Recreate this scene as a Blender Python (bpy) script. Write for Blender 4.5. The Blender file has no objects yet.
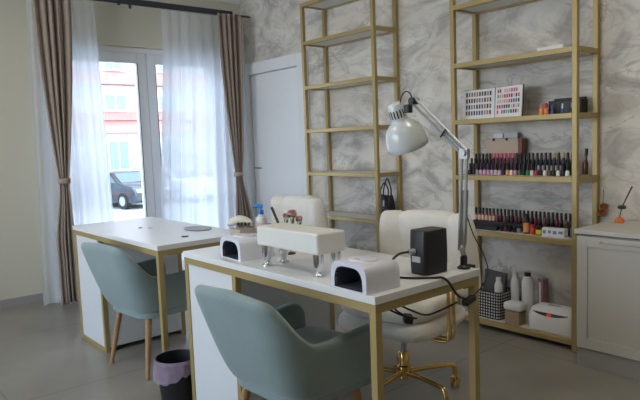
import bpy, bmesh, math, random
from mathutils import Vector, Matrix
random.seed(7)
PI = math.pi
S = bpy.context.scene
C = S.collection
R = math.radians

# ------------------------------------------------------------------ materials
def mat(name, col, rough=0.5, metal=0.0, noise=0.0, nscale=8.0, bump=0.0, bscale=60.0, sheen=0.0, spec=0.5,
        emit=None, estr=0.0, trans=0.0, alpha=1.0, coat=0.0):
    m = bpy.data.materials.new(name); m.use_nodes = True
    nt = m.node_tree; b = nt.nodes['Principled BSDF']
    b.inputs['Base Color'].default_value = (*col, 1)
    b.inputs['Roughness'].default_value = rough
    b.inputs['Metallic'].default_value = metal
    b.inputs['Specular IOR Level'].default_value = spec
    b.inputs['Sheen Weight'].default_value = sheen
    b.inputs['Transmission Weight'].default_value = trans
    b.inputs['Coat Weight'].default_value = coat
    b.inputs['Alpha'].default_value = alpha
    if emit:
        b.inputs['Emission Color'].default_value = (*emit, 1); b.inputs['Emission Strength'].default_value = estr
    tc = nt.nodes.new('ShaderNodeTexCoord')
    n = nt.nodes.new('ShaderNodeTexNoise'); n.inputs['Scale'].default_value = nscale; n.inputs['Detail'].default_value = 5
    nt.links.new(tc.outputs['Object'], n.inputs['Vector'])
    mx = nt.nodes.new('ShaderNodeMix'); mx.data_type = 'RGBA'
    k = max(noise, 0.02)
    mx.inputs[6].default_value = (*[c * (1 - k) for c in col], 1)
    mx.inputs[7].default_value = (*[min(1, c * (1 + k)) for c in col], 1)
    nt.links.new(n.outputs['Fac'], mx.inputs[0]); nt.links.new(mx.outputs[2], b.inputs['Base Color'])
    if bump:
        n2 = nt.nodes.new('ShaderNodeTexNoise'); n2.inputs['Scale'].default_value = bscale; n2.inputs['Detail'].default_value = 4
        nt.links.new(tc.outputs['Object'], n2.inputs['Vector'])
        bp = nt.nodes.new('ShaderNodeBump'); bp.inputs['Strength'].default_value = bump; bp.inputs['Distance'].default_value = 0.01
        nt.links.new(n2.outputs['Fac'], bp.inputs['Height']); nt.links.new(bp.outputs['Normal'], b.inputs['Normal'])
    return m

M = {}
M['gold'] = mat('painted_gold', (0.45, 0.34, 0.145), 0.42, 0.3, 0.06, 5)
M['brass'] = mat('polished_brass', (0.78, 0.55, 0.22), 0.18, 1.0)
M['white'] = mat('white_laminate', (0.80, 0.81, 0.82), 0.32, 0, 0.02, 3)
M['board'] = mat('shelf_board_white', (0.74, 0.73, 0.71), 0.5, 0, 0.04, 6)
M['panel'] = mat('cabinet_panel_white', (0.72, 0.74, 0.76), 0.45)
M['velvet'] = mat('blue_grey_velvet', (0.24, 0.325, 0.33), 0.85, 0, 0.13, 7, 0.15, 120, sheen=0.45)
M['beech'] = mat('beech_wood', (0.40, 0.23, 0.11), 0.5, 0, 0.15, 12)
M['boucle'] = mat('cream_plush', (0.82, 0.785, 0.72), 0.95, 0, 0.06, 14, 1.0, 16, sheen=0.4)
M['drape'] = mat('brown_drape', (0.34, 0.27, 0.225), 0.85, 0, 0.10, 5, 0.1, 80, sheen=0.2)
M['rail'] = mat('charcoal_rail', (0.03, 0.033, 0.045), 0.5)
M['black'] = mat('black_plastic', (0.014, 0.015, 0.018), 0.42)
M['blackleather'] = mat('black_leather', (0.012, 0.012, 0.014), 0.45, 0, 0.1, 20, 0.2, 60)
M['cord'] = mat('black_cord', (0.015, 0.015, 0.016), 0.5)
M['chrome'] = mat('chrome', (0.75, 0.76, 0.78), 0.15, 1.0)
M['steel'] = mat('pale_steel', (0.42, 0.43, 0.44), 0.4, 0.5)
M['enamel'] = mat('white_enamel', (0.66, 0.71, 0.73), 0.22, 0, 0.02, 4, coat=0.4)
M['lav'] = mat('lavender_white_plastic', (0.74, 0.75, 0.85), 0.3, 0, 0.02, 4, coat=0.2)
M['lampdark'] = mat('dark_lamp_chamber', (0.10, 0.11, 0.15), 0.5)
M['vinyl'] = mat('white_vinyl', (0.78, 0.775, 0.74), 0.55, 0, 0.04, 8, 0.25, 18)
M['cream'] = mat('cream_wall_paint', (0.68, 0.65, 0.54), 0.85, 0, 0.03, 2, 0.05, 60)
M['ceil'] = mat('ceiling_paint', (0.75, 0.74, 0.70), 0.9)
M['trimw'] = mat('white_trim', (0.80, 0.81, 0.82), 0.5, 0, 0.02, 3)
M['doorw'] = mat('grey_white_door', (0.82, 0.83, 0.85), 0.5, 0, 0.02, 3)
M['upvc'] = mat('window_frame_plastic', (0.82, 0.85, 0.89), 0.35)
M['skirt'] = mat('baseboard_tile', (0.36, 0.35, 0.33), 0.5, 0, 0.06, 3)
M['cab'] = mat('cabinet_satin_white', (0.62, 0.595, 0.55), 0.42, 0, 0.02, 3)
M['plinth'] = mat('grey_plinth', (0.36, 0.35, 0.32), 0.35)
M['grey'] = mat('grey_fabric', (0.10, 0.10, 0.10), 0.9, 0, 0.1, 20)
M['beige'] = mat('beige_cardboard', (0.46, 0.40, 0.33), 0.8, 0, 0.06, 8)
M['kraft'] = mat('pale_kraft', (0.58, 0.45, 0.36), 0.85, 0, 0.05, 8)
M['paper'] = mat('white_paper', (0.80, 0.80, 0.80), 0.8)
M['whitepl'] = mat('white_plastic', (0.76, 0.76, 0.76), 0.35)
M['ivory'] = mat('ivory_plastic', (0.74, 0.72, 0.62), 0.4)
M['blue'] = mat('blue_plastic', (0.02, 0.22, 0.62), 0.35)
M['amber'] = mat('brown_bottle', (0.10, 0.035, 0.015), 0.25)
M['orange'] = mat('orange_plastic', (0.80, 0.20, 0.04), 0.4)
M['redp'] = mat('red_plastic', (0.42, 0.03, 0.04), 0.35)
M['pinkc'] = mat('pink_cap', (0.80, 0.14, 0.26), 0.4)
M['pinkbox'] = mat('pink_card', (0.36, 0.20, 0.24), 0.7)
M['petal'] = mat('dusty_pink_petal', (0.66, 0.42, 0.38), 0.8, 0, 0.25, 30)
M['leaf'] = mat('green_leaf', (0.10, 0.25, 0.06), 0.6, 0, 0.2, 20)
M['copper'] = mat('dried_copper_flower', (0.42, 0.15, 0.05), 0.8, 0, 0.3, 30)
M['traywood'] = mat('brown_wicker', (0.22, 0.11, 0.06), 0.7, 0, 0.3, 60)
M['ledred'] = mat('red_led', (0.3, 0.01, 0.01), 0.4, emit=(1, 0.03, 0.03), estr=0.35)
M['amberfill'] = mat('tan_contents', (0.34, 0.25, 0.15), 0.6, 0, 0.3, 60)
M['greyplate'] = mat('grey_plate', (0.42, 0.44, 0.46), 0.5)
M['silverlabel'] = mat('silver_label', (0.55, 0.56, 0.58), 0.4)
M['bagfilm'] = mat('lilac_bin_liner', (0.50, 0.38, 0.52), 0.35, 0, 0.3, 30, 1.0, 30, alpha=0.5)
M['clear'] = mat('clear_plastic', (0.85, 0.85, 0.85), 0.1, trans=0.9, alpha=0.4)
M['fillglow'] = mat('warm_fill_panel', (0.9, 0.9, 0.9), 0.5, emit=(1.0, 0.90, 0.73), estr=4.0)  # glow of the added overhead fill panels
# exterior
M['facade'] = mat('pale_render', (0.50, 0.48, 0.49), 0.9, 0, 0.03, 0.5)
M['facade2'] = mat('pink_ledge', (0.50, 0.25, 0.22), 0.9, 0, 0.05, 1)
M['tileroof'] = mat('red_roof_tiles', (0.40, 0.17, 0.14), 0.9, 0, 0.2, 3)
M['winpane'] = mat('distant_window_glass', (0.16, 0.25, 0.28), 0.2)
M['greywall'] = mat('grey_render_band', (0.30, 0.30, 0.32), 0.9)
M['road'] = mat('pale_pavement', (0.42, 0.42, 0.40), 0.9, 0, 0.1, 1)
M['cardark'] = mat('dark_car_paint', (0.03, 0.045, 0.055), 0.2, 0.3, coat=1)
M['carwhite'] = mat('white_car_paint', (0.75, 0.76, 0.78), 0.25, coat=1)
M['carglass'] = mat('car_glass', (0.10, 0.14, 0.15), 0.1)
M['tyre'] = mat('tyre_rubber', (0.015, 0.015, 0.015), 0.8)
M['foliage'] = mat('tree_foliage', (0.16, 0.24, 0.12), 0.9, 0, 0.4, 3)

def glassmat():
    m = bpy.data.materials.new('window_glass'); m.use_nodes = True; nt = m.node_tree; nt.nodes.clear()
    o = nt.nodes.new('ShaderNodeOutputMaterial'); t = nt.nodes.new('ShaderNodeBsdfTransparent')
    g = nt.nodes.new('ShaderNodeBsdfGlossy'); g.inputs['Roughness'].default_value = 0.02
    t.inputs['Color'].default_value = (0.94, 0.97, 0.98, 1)
    f = nt.nodes.new('ShaderNodeFresnel'); mx = nt.nodes.new('ShaderNodeMixShader')
    nt.links.new(f.outputs[0], mx.inputs[0]); nt.links.new(t.outputs[0], mx.inputs[1]); nt.links.new(g.outputs[0], mx.inputs[2])
    nt.links.new(mx.outputs[0], o.inputs[0]); return m
M['glass'] = glassmat()

def sheermat():
    m = bpy.data.materials.new('sheer_voile'); m.use_nodes = True; nt = m.node_tree; nt.nodes.clear()
    o = nt.nodes.new('ShaderNodeOutputMaterial'); t = nt.nodes.new('ShaderNodeBsdfTransparent')
    d = nt.nodes.new('ShaderNodeBsdfDiffuse'); tr = nt.nodes.new('ShaderNodeBsdfTranslucent')
    for s in (d, tr): s.inputs['Color'].default_value = (0.92, 0.93, 0.96, 1)
    tc = nt.nodes.new('ShaderNodeTexCoord'); w = nt.nodes.new('ShaderNodeTexWave'); w.inputs['Scale'].default_value = 260
    nt.links.new(tc.outputs['Object'], w.inputs['Vector'])
    mr = nt.nodes.new('ShaderNodeMapRange'); mr.inputs[3].default_value = 0.05; mr.inputs[4].default_value = 0.16
    nt.links.new(w.outputs['Fac'], mr.inputs[0])
    a = nt.nodes.new('ShaderNodeMixShader'); a.inputs[0].default_value = 0.78
    nt.links.new(d.outputs[0], a.inputs[1]); nt.links.new(tr.outputs[0], a.inputs[2])
    b = nt.nodes.new('ShaderNodeMixShader'); nt.links.new(mr.outputs[0], b.inputs[0])
    nt.links.new(a.outputs[0], b.inputs[1]); nt.links.new(t.outputs[0], b.inputs[2])
    nt.links.new(b.outputs[0], o.inputs[0]); return m
M['sheer'] = sheermat()

def marble():
    m = bpy.data.materials.new('marble_wallpaper'); m.use_nodes = True; nt = m.node_tree; b = nt.nodes['Principled BSDF']
    b.inputs['Roughness'].default_value = 0.6
    N = lambda t: nt.nodes.new(t); L = nt.links.new
    tc = N('ShaderNodeTexCoord'); mp = N('ShaderNodeMapping'); mp.inputs['Rotation'].default_value = (0, R(38), 0)
    mp.inputs['Scale'].default_value = (0.95, 1, 1.9)
    L(tc.outputs['Object'], mp.inputs['Vector'])
    n1 = N('ShaderNodeTexNoise'); n1.inputs['Scale'].default_value = 2.3; n1.inputs['Detail'].default_value = 9
    n1.inputs['Roughness'].default_value = 0.62; n1.inputs['Distortion'].default_value = 1.3
    L(mp.outputs[0], n1.inputs['Vector'])
    cr = N('ShaderNodeValToRGB'); e = cr.color_ramp.elements
    e[0].position = 0.32; e[0].color = (0.36, 0.335, 0.31, 1); e[1].position = 0.60; e[1].color = (0.76, 0.72, 0.66, 1)
    x = e.new(0.42); x.color = (0.50, 0.47, 0.44, 1); x = e.new(0.49); x.color = (0.64, 0.605, 0.56, 1)
    L(n1.outputs['Fac'], cr.inputs[0])
    n2 = N('ShaderNodeTexNoise'); n2.inputs['Scale'].default_value = 2.1; n2.inputs['Detail'].default_value = 8
    n2.inputs['Distortion'].default_value = 2.2; n2.inputs['Roughness'].default_value = 0.55
    L(mp.outputs[0], n2.inputs['Vector'])
    sb = N('ShaderNodeMath'); sb.operation = 'SUBTRACT'; sb.inputs[1].default_value = 0.5; L(n2.outputs['Fac'], sb.inputs[0])
    ab = N('ShaderNodeMath'); ab.operation = 'ABSOLUTE'; L(sb.outputs[0], ab.inputs[0])
    mr = N('ShaderNodeMapRange'); mr.inputs[1].default_value = 0.0; mr.inputs[2].default_value = 0.035
    mr.inputs[3].default_value = 0.62; mr.inputs[4].default_value = 0.0; L(ab.outputs[0], mr.inputs[0])
    n4 = N('ShaderNodeTexNoise'); n4.inputs['Scale'].default_value = 2.5; L(mp.outputs[0], n4.inputs['Vector'])
    m4 = N('ShaderNodeMapRange'); m4.inputs[1].default_value = 0.36; m4.inputs[2].default_value = 0.62; L(n4.outputs['Fac'], m4.inputs[0])
    mu = N('ShaderNodeMath'); mu.operation = 'MULTIPLY'; L(mr.outputs[0], mu.inputs[0]); L(m4.outputs[0], mu.inputs[1])
    mx = N('ShaderNodeMix'); mx.data_type = 'RGBA'; mx.inputs[7].default_value = (0.33, 0.29, 0.25, 1)
    L(mu.outputs[0], mx.inputs[0]); L(cr.outputs[0], mx.inputs[6])
    # warm ochre clouding
    n5 = N('ShaderNodeTexNoise'); n5.inputs['Scale'].default_value = 1.1; L(mp.outputs[0], n5.inputs['Vector'])
    m5 = N('ShaderNodeMapRange'); m5.inputs[1].default_value = 0.5; m5.inputs[2].default_value = 0.72; m5.inputs[4].default_value = 0.5
    L(n5.outputs['Fac'], m5.inputs[0])
    mz = N('ShaderNodeMix'); mz.data_type = 'RGBA'; mz.inputs[7].default_value = (0.66, 0.55, 0.42, 1)
    L(m5.outputs[0], mz.inputs[0]); L(mx.outputs[2], mz.inputs[6]); L(mz.outputs[2], b.inputs['Base Color'])
    return m
M['marble'] = marble()

def floormat():
    m = bpy.data.materials.new('grey_floor_tiles'); m.use_nodes = True; nt = m.node_tree; b = nt.nodes['Principled BSDF']
    b.inputs['Roughness'].default_value = 0.36
    N = lambda t: nt.nodes.new(t); L = nt.links.new
    tc = N('ShaderNodeTexCoord'); n = N('ShaderNodeTexNoise'); n.inputs['Scale'].default_value = 1.6; n.inputs['Detail'].default_value = 7
    L(tc.outputs['Object'], n.inputs['Vector'])
    cr = N('ShaderNodeValToRGB'); e = cr.color_ramp.elements
    e[0].position = 0.3; e[0].color = (0.225, 0.205, 0.175, 1); e[1].position = 0.7; e[1].color = (0.36, 0.33, 0.285, 1)
    L(n.outputs['Fac'], cr.inputs[0])
    mp = N('ShaderNodeMapping'); mp.inputs['Location'].default_value = (0.30, 0.42, 0); L(tc.outputs['Object'], mp.inputs['Vector'])
    br = N('ShaderNodeTexBrick'); br.offset = 0; br.inputs['Scale'].default_value = 1; br.inputs['Brick Width'].default_value = 1.2
    br.inputs['Row Height'].default_value = 1.2; br.inputs['Mortar Size'].default_value = 0.0035
    br.inputs['Color1'].default_value = (1, 1, 1, 1); br.inputs['Color2'].default_value = (0.95, 0.95, 0.95, 1)
    br.inputs['Mortar'].default_value = (0.55, 0.55, 0.55, 1)
    L(mp.outputs[0], br.inputs['Vector'])
    mx = N('ShaderNodeMix'); mx.data_type = 'RGBA'; mx.blend_type = 'MULTIPLY'; mx.inputs[0].default_value = 1
    L(cr.outputs[0], mx.inputs[6]); L(br.outputs['Color'], mx.inputs[7]); L(mx.outputs[2], b.inputs['Base Color'])
    r = N('ShaderNodeMapRange'); r.inputs[3].default_value = 0.22; r.inputs[4].default_value = 0.42
    L(n.outputs['Fac'], r.inputs[0]); L(r.outputs[0], b.inputs['Roughness'])
    return m
M['floor'] = floormat()

def basketmat():
    m = bpy.data.materials.new('black_white_weave'); m.use_nodes = True; nt = m.node_tree; b = nt.nodes['Principled BSDF']
    b.inputs['Roughness'].default_value = 0.8
    N = lambda t: nt.nodes.new(t); L = nt.links.new
    tc = N('ShaderNodeTexCoord'); sx = N('ShaderNodeSeparateXYZ'); L(tc.outputs['Object'], sx.inputs[0])
    ad = N('ShaderNodeMath'); ad.operation = 'ADD'; L(sx.outputs[0], ad.inputs[0]); L(sx.outputs[1], ad.inputs[1])
    def fr(o):
        a = N('ShaderNodeMath'); a.operation = 'MULTIPLY'; a.inputs[1].default_value = 52; L(o, a.inputs[0])
        f = N('ShaderNodeMath'); f.operation = 'FRACT'; L(a.outputs[0], f.inputs[0])
        g = N('ShaderNodeMath'); g.operation = 'GREATER_THAN'; g.inputs[1].default_value = 0.42; L(f.outputs[0], g.inputs[0]); return g.outputs[0]
    mu = N('ShaderNodeMath'); mu.operation = 'MULTIPLY'; L(fr(ad.outputs[0]), mu.inputs[0]); L(fr(sx.outputs[2]), mu.inputs[1])
    mx = N('ShaderNodeMix'); mx.data_type = 'RGBA'; mx.inputs[6].default_value = (0.015, 0.015, 0.017, 1); mx.inputs[7].default_value = (0.60, 0.60, 0.58, 1)
    L(mu.outputs[0], mx.inputs[0]); L(mx.outputs[2], b.inputs['Base Color']); return m
M['weave'] = basketmat()

_cm = {}
def colmat(col, rough=0.35):
    k = tuple(round(c, 3) for c in col)
    if k not in _cm: _cm[k] = mat('polish_colour', k, rough)
    return _cm[k]

# ------------------------------------------------------------------ mesh helpers
def link(name, me, m, parent=None, loc=None):
    o = bpy.data.objects.new(name, me); C.objects.link(o)
    ms = m if isinstance(m, (list, tuple)) else [m]
    if not me.materials:
        for x in ms: me.materials.append(x)
    if parent: o.parent = parent
    if loc: o.location = loc
    return o

def obj(name, bm, m, parent=None, loc=None, smooth=False, bevel=0, seg=2, sub=0, rot=None, auto=True):
    bmesh.ops.recalc_face_normals(bm, faces=bm.faces)
    me = bpy.data.meshes.new(name); bm.to_mesh(me); bm.free()
    if smooth:
        for p in me.polygons: p.use_smooth = True
        if auto and not sub: me.set_sharp_from_angle(angle=R(42))
    o = link(name, me, m, parent, loc)
    if rot: o.rotation_euler = rot
    if bevel:
        b = o.modifiers.new('bevel', 'BEVEL'); b.width = bevel; b.segments = seg; b.limit_method = 'ANGLE'
    if sub:
        s = o.modifiers.new('sub', 'SUBSURF'); s.levels = sub; s.render_levels = sub
    return o

def tag(o, label=None, cat=None, group=None, kind=None):
    if label: o['label'] = label
    if cat: o['category'] = cat
    if group: o['group'] = group
    if kind: o['kind'] = kind
    return o

def empty(name, loc=(0, 0, 0), rz=0, label=None, cat=None, group=None):
    o = bpy.data.objects.new(name, None); C.objects.link(o); o.empty_display_size = 0.1
    o.location = loc; o.rotation_euler = (0, 0, rz)
    return tag(o, label, cat, group)

def kids(o): return [x for x in bpy.data.objects if x.parent == o]
def dup(o, parent=None):
    c = o.copy(); C.objects.link(c)
    if parent: c.parent = parent
    for k in kids(o): dup(k, c)
    return c

def B(): return bmesh.new()
def box(bm, x0, x1, y0, y1, z0, z1, mi=0):
    vs = [bm.verts.new((x, y, z)) for z in (z0, z1) for x, y in ((x0, y0), (x1, y0), (x1, y1), (x0, y1))]
    for f in ((0, 3, 2, 1), (4, 5, 6, 7), (0, 1, 5, 4), (1, 2, 6, 5), (2, 3, 7, 6), (3, 0, 4, 7)):
        fc = bm.faces.new([vs[i] for i in f]); fc.material_index = mi
    return bm
def loft(bm, rings, cap0=True, cap1=True, closed=True, mi=0):
    vr = [[bm.verts.new(p) for p in r] for r in rings]
    n = len(vr[0])
    for a, b in zip(vr, vr[1:]):
        for i in range(n if closed else n - 1):
            j = (i + 1) % n
            f = bm.faces.new((a[i], a[j], b[j], b[i])); f.material_index = mi
    if cap0: f = bm.faces.new(vr[0][::-1]); f.material_index = mi
    if cap1: f = bm.faces.new(vr[-1]); f.material_index = mi
    return bm
def lathe(bm, prof, n=20, c=(0, 0, 0), mi=0, cap0=True, cap1=True):
    rings = [[(c[0] + r * math.cos(2 * PI * i / n), c[1] + r * math.sin(2 * PI * i / n), c[2] + z) for i in range(n)] for r, z in prof]
    return loft(bm, rings, cap0, cap1, mi=mi)
def frame_at(d, up=Vector((0, 0, 1))):
    d = Vector(d).normalized()
    if abs(d.dot(up)) > 0.95: up = Vector((1, 0, 0))
    a = d.cross(up).normalized(); b = a.cross(d).normalized(); return a, b
def tube(bm, pts, r, n=10, mi=0):
    pts = [Vector(p) for p in pts]; rs = r if isinstance(r, (list, tuple)) else [r] * len(pts)
    rings = []; a0 = None
    for i, p in enumerate(pts):
        d = (pts[min(i + 1, len(pts) - 1)] - pts[max(i - 1, 0)])
        if a0 is None: a, b = frame_at(d)
        else:
            dn = d.normalized(); a = (a0 - dn * a0.dot(dn)).normalized(); b = a.cross(dn)
        a0 = a
        rings.append([p + (a * math.cos(2 * PI * k / n) + b * math.sin(2 * PI * k / n)) * rs[i] for k in range(n)])
    return loft(bm, rings, mi=mi)
def smoothpath(pts, k=6):
    P = [Vector(p) for p in pts]; out = []
    for i in range(len(P) - 1):
        p0 = P[max(i - 1, 0)]; p1 = P[i]; p2 = P[i + 1]; p3 = P[min(i + 2, len(P) - 1)]
        for j in range(k):
            t = j / k
            out.append(0.5 * ((2 * p1) + (p2 - p0) * t + (2 * p0 - 5 * p1 + 4 * p2 - p3) * t * t + (3 * p1 - p0 - 3 * p2 + p3) * t ** 3))
    out.append(P[-1]); return out
def cushion(bm, sx, sy, sz, c=(0, 0, 0), e=0.35, nu=28, nv=12, wob=0.0, seed=0, mi=0):
    """plump superellipsoid pad"""
    rnd = random.Random(seed); ph = [rnd.uniform(0, 6.28) for _ in range(6)]
    def pw(v, p): return math.copysign(abs(v) ** p, v)
    rings = []
    for j in range(1, nv):
        v = -PI / 2 + PI * j / nv
        ring = []
        for i in range(nu):
            u = 2 * PI * i / nu
            k = 1 + wob * (math.sin(3 * u + ph[0] + 2 * v) + 0.7 * math.sin(5 * u + ph[1] - 3 * v))
            ring.append((c[0] + sx / 2 * pw(math.cos(v), e) * pw(math.cos(u), e) * k,
                         c[1] + sy / 2 * pw(math.cos(v), e) * pw(math.sin(u), e) * k,
                         c[2] + sz / 2 * pw(math.sin(v), 0.6) * k))
        rings.append(ring)
    return loft(bm, rings, mi=mi)
ORD = ['first', 'second', 'third', 'fourth', 'fifth', 'sixth', 'seventh', 'eighth', 'ninth', 'tenth', 'eleventh', 'twelfth', 'thirteenth',
       'fourteenth', 'fifteenth', 'sixteenth', 'seventeenth', 'eighteenth', 'nineteenth', 'twentieth', 'twenty-first', 'twenty-second',
       'twenty-third', 'twenty-fourth', 'twenty-fifth', 'twenty-sixth']

# ------------------------------------------------------------------ room
CH = 2.95; XR = 7.2; YB = -5.6
struct = lambda n, bm, m, **k: tag(obj(n, bm, m, **k), kind='structure')
struct('floor', box(B(), 0, XR, YB, 0, -0.1, 0), M['floor'])
struct('ceiling', box(B(), -0.15, XR + 0.1, YB - 0.1, 0.1, CH, CH + 0.1), M['ceil'])
WY0, WY1, WZ = -1.98, -0.22, 2.145           # french window opening
b = B(); box(b, -0.15, 0, YB, WY0, 0, CH); box(b, -0.15, 0, WY1, 0, 0, CH); box(b, -0.15, 0, WY0, WY1, WZ, CH)
struct('wall_left', b, M['cream'])
struct('trim_1', box(B(), 0.0, 0.03, YB, 0, 2.64, CH), M['ceil'])
struct('wall_back', box(B(), -0.15, XR, 0, 0.1, 0, CH), M['marble'])
struct('wall_right', box(B(), XR, XR + 0.1, YB, 0.1, 0, CH), M['cream'])
WX0, WX1 = 0.8, 3.6
b = B()                                        # wall behind the camera with an added window opening that lets in fill light
box(b, -0.15, WX0, YB - 0.1, YB, 0, CH); box(b, WX1, XR + 0.1, YB - 0.1, YB, 0, CH)
box(b, WX0, WX1, YB - 0.1, YB, 0, 0.5); box(b, WX0, WX1, YB - 0.1, YB, 2.5, CH)
struct('wall_front', b, M['cream'])
b = B(); box(b, WX0, WX1, YB - 0.08, YB - 0.02, 0.5, 0.56); box(b, WX0, WX1, YB - 0.08, YB - 0.02, 2.44, 2.5)
for x in (WX0, 2.17, WX1 - 0.06): box(b, x, x + 0.06, YB - 0.08, YB - 0.02, 0.56, 2.44)
w2 = struct('fill_window', b, M['upvc'])
obj('fill_window_pane', box(B(), WX0 + 0.06, WX1 - 0.06, YB - 0.055, YB - 0.045, 0.56, 2.44), M['glass'], w2)
struct('baseboard_left', box(B(), 0, 0.012, YB, WY0 - 0.02, 0, 0.07), M['skirt'])
struct('baseboard_back', box(B(), 1.07, XR, -0.012, 0, 0, 0.07), M['skirt'])

# french window
b = B()
fx0, fx1 = -0.10, -0.03
box(b, fx0, fx1, WY0, WY0 + 0.05, 0, WZ); box(b, fx0, fx1, WY1 - 0.05, WY1, 0, WZ)
box(b, fx0, fx1, WY0 + 0.05, WY1 - 0.05, WZ - 0.05, WZ); box(b, fx0, fx1, WY0 + 0.05, WY1 - 0.05, 0, 0.03)
wf = struct('window_1', b, M['upvc'], bevel=0.004)
mid = -1.03
for (y0, y1) in ((WY0 + 0.05, mid - 0.002), (mid + 0.002, WY1 - 0.05)):
    b = B(); t = 0.088
    box(b, -0.085, -0.015, y0, y0 + t, 0.035, WZ - 0.052); box(b, -0.085, -0.015, y1 - t, y1, 0.035, WZ - 0.052)
    box(b, -0.085, -0.015, y0 + t, y1 - t, WZ - 0.14, WZ - 0.052); box(b, -0.085, -0.015, y0 + t, y1 - t, 0.035, 0.13)
    s = obj('sash', b, M['upvc'], wf, bevel=0.004)
    obj('pane', box(B(), -0.052, -0.046, y0 + t, y1 - t, 0.13, WZ - 0.14), M['glass'], s)
    b = B()      # dark rubber seal
    for (a0, a1, c0, c1) in ((y0 + t - 0.006, y0 + t, 0.13, WZ - 0.14), (y1 - t, y1 - t + 0.006, 0.13, WZ - 0.14)):
        box(b, -0.0149, -0.0125, a0, a1, c0, c1)
    obj('seal', b, M['rail'], s)

# inner door in the marble wall
b = B(); d0, d1, dz = 0.07, 1.07, 2.03
box(b, d0, d0 + 0.10, -0.06, -0.001, 0, dz); box(b, d1 - 0.10, d1, -0.06, -0.001, 0, dz)
box(b, d0 + 0.10, d1 - 0.10, -0.06, -0.001, dz - 0.11, dz)
dr = struct('door_1', b, M['trimw'], bevel=0.006)
obj('door_leaf', box(B(), d0 + 0.105, d1 - 0.105, -0.022, -0.002, 0.005, dz - 0.115), M['doorw'], dr, bevel=0.003)
b = B(); tube(b, [(0.24, -0.022, 1.0), (0.24, -0.06, 1.0), (0.34, -0.06, 1.0)], 0.008); obj('door_handle', b, M['steel'], dr, smooth=True)

# fill light panels, added overhead out of frame to brighten the room
for i, (x, y, nm) in enumerate(((2.2, -3.2, 'left'), (4.6, -3.2, 'middle'), (4.4, -1.5, 'right'))):
    t = empty('fill_panel', (x, y, CH - 0.04), 0, f'flat square fill light panel added unseen above the room, {nm} one of three', 'fill light', 'added fill panels')
    b = B(); box(b, -0.3, 0.3, -0.3, -0.28, 0, 0.04); box(b, -0.3, 0.3, 0.28, 0.3, 0, 0.04); box(b, -0.3, -0.28, -0.28, 0.28, 0, 0.04); box(b, 0.28, 0.3, -0.28, 0.28, 0, 0.04)
    obj('frame', b, M['whitepl'], t)
    obj('diffuser', box(B(), -0.28, 0.28, -0.28, 0.28, 0.008, 0.03), M['fillglow'], t)

# ------------------------------------------------------------------ curtains
CX = 0.24; RZ = 2.47
t = empty('curtain_rail', (CX, -1.4, RZ), 0, 'dark charcoal curtain rail across the cream wall above the french window', 'curtain rail')
obj('rail', box(B(), -0.012, 0.012, -1.5, 1.16, -0.012, 0.038), M['rail'], t, bevel=0.004)
obj('end_piece', box(B(), -0.010, 0.010, 1.16, 1.36, -0.004, 0.012), mat('dark_red_brown', (0.10, 0.03, 0.025), 0.5), t, bevel=0.002)
for y in (0.14, ):
    b = B(); box(b, -0.238, 0.004, y - 0.012, y + 0.012, 0.04, 0.055); box(b, -0.238, -0.228, y - 0.012, y + 0.012, 0.03, 0.07); lathe(b, [(0.012, -0.045), (0.012, -0.013)], 10, (0, y, 0))
    obj('bracket', b, M['rail'], t)

def curtain(name, x, yl, zt, zb, folds, amp, m, label, cat, group, parent=None, nz=40, ny=140, seed=1, solid=0.0, depth=None):
    """yl(t) -> (y0, y1) for t = 0 top .. 1 bottom; amp(t)"""
    rnd = random.Random(seed); ph = rnd.uniform(0, 6); vv = [rnd.uniform(-1, 1) for _ in range(folds * 2 + 3)]
    bm = B(); g = []
    for j in range(nz + 1):
        tt = j / nz; y0, y1 = yl(tt); row = []
        for i in range(ny + 1):
            s = i / ny
            q = s * folds; k = int(q * 2) % len(vv)
            w = math.sin(2 * PI * q + 0.8 * math.sin(1.7 * q + ph) + 0.3 * tt)
            w2 = 0.3 * math.sin(5.1 * q + ph + 2 * tt)
            row.append(bm.verts.new((x + amp(tt) * (w + w2), y0 + (y1 - y0) * s + 0.3 * amp(tt) * math.cos(2 * PI * q + ph) * (y1 - y0 > 0.05) * min(1, 6 * s) * min(1, 6 * (1 - s)), zt + (zb - zt) * tt)))
        g.append(row)
    for a, c in zip(g, g[1:]):
        for i in range(ny): bm.faces.new((a[i], a[i + 1], c[i + 1], c[i]))
    o = obj(name, bm, m, parent, smooth=True, auto=False)
    if solid:
        s = o.modifiers.new('s', 'SOLIDIFY'); s.thickness = solid
    return o
def lerp(a, b, t): return a + (b - a) * t
def sst(t): t = max(0, min(1, t)); return t * t * (3 - 2 * t)

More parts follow.
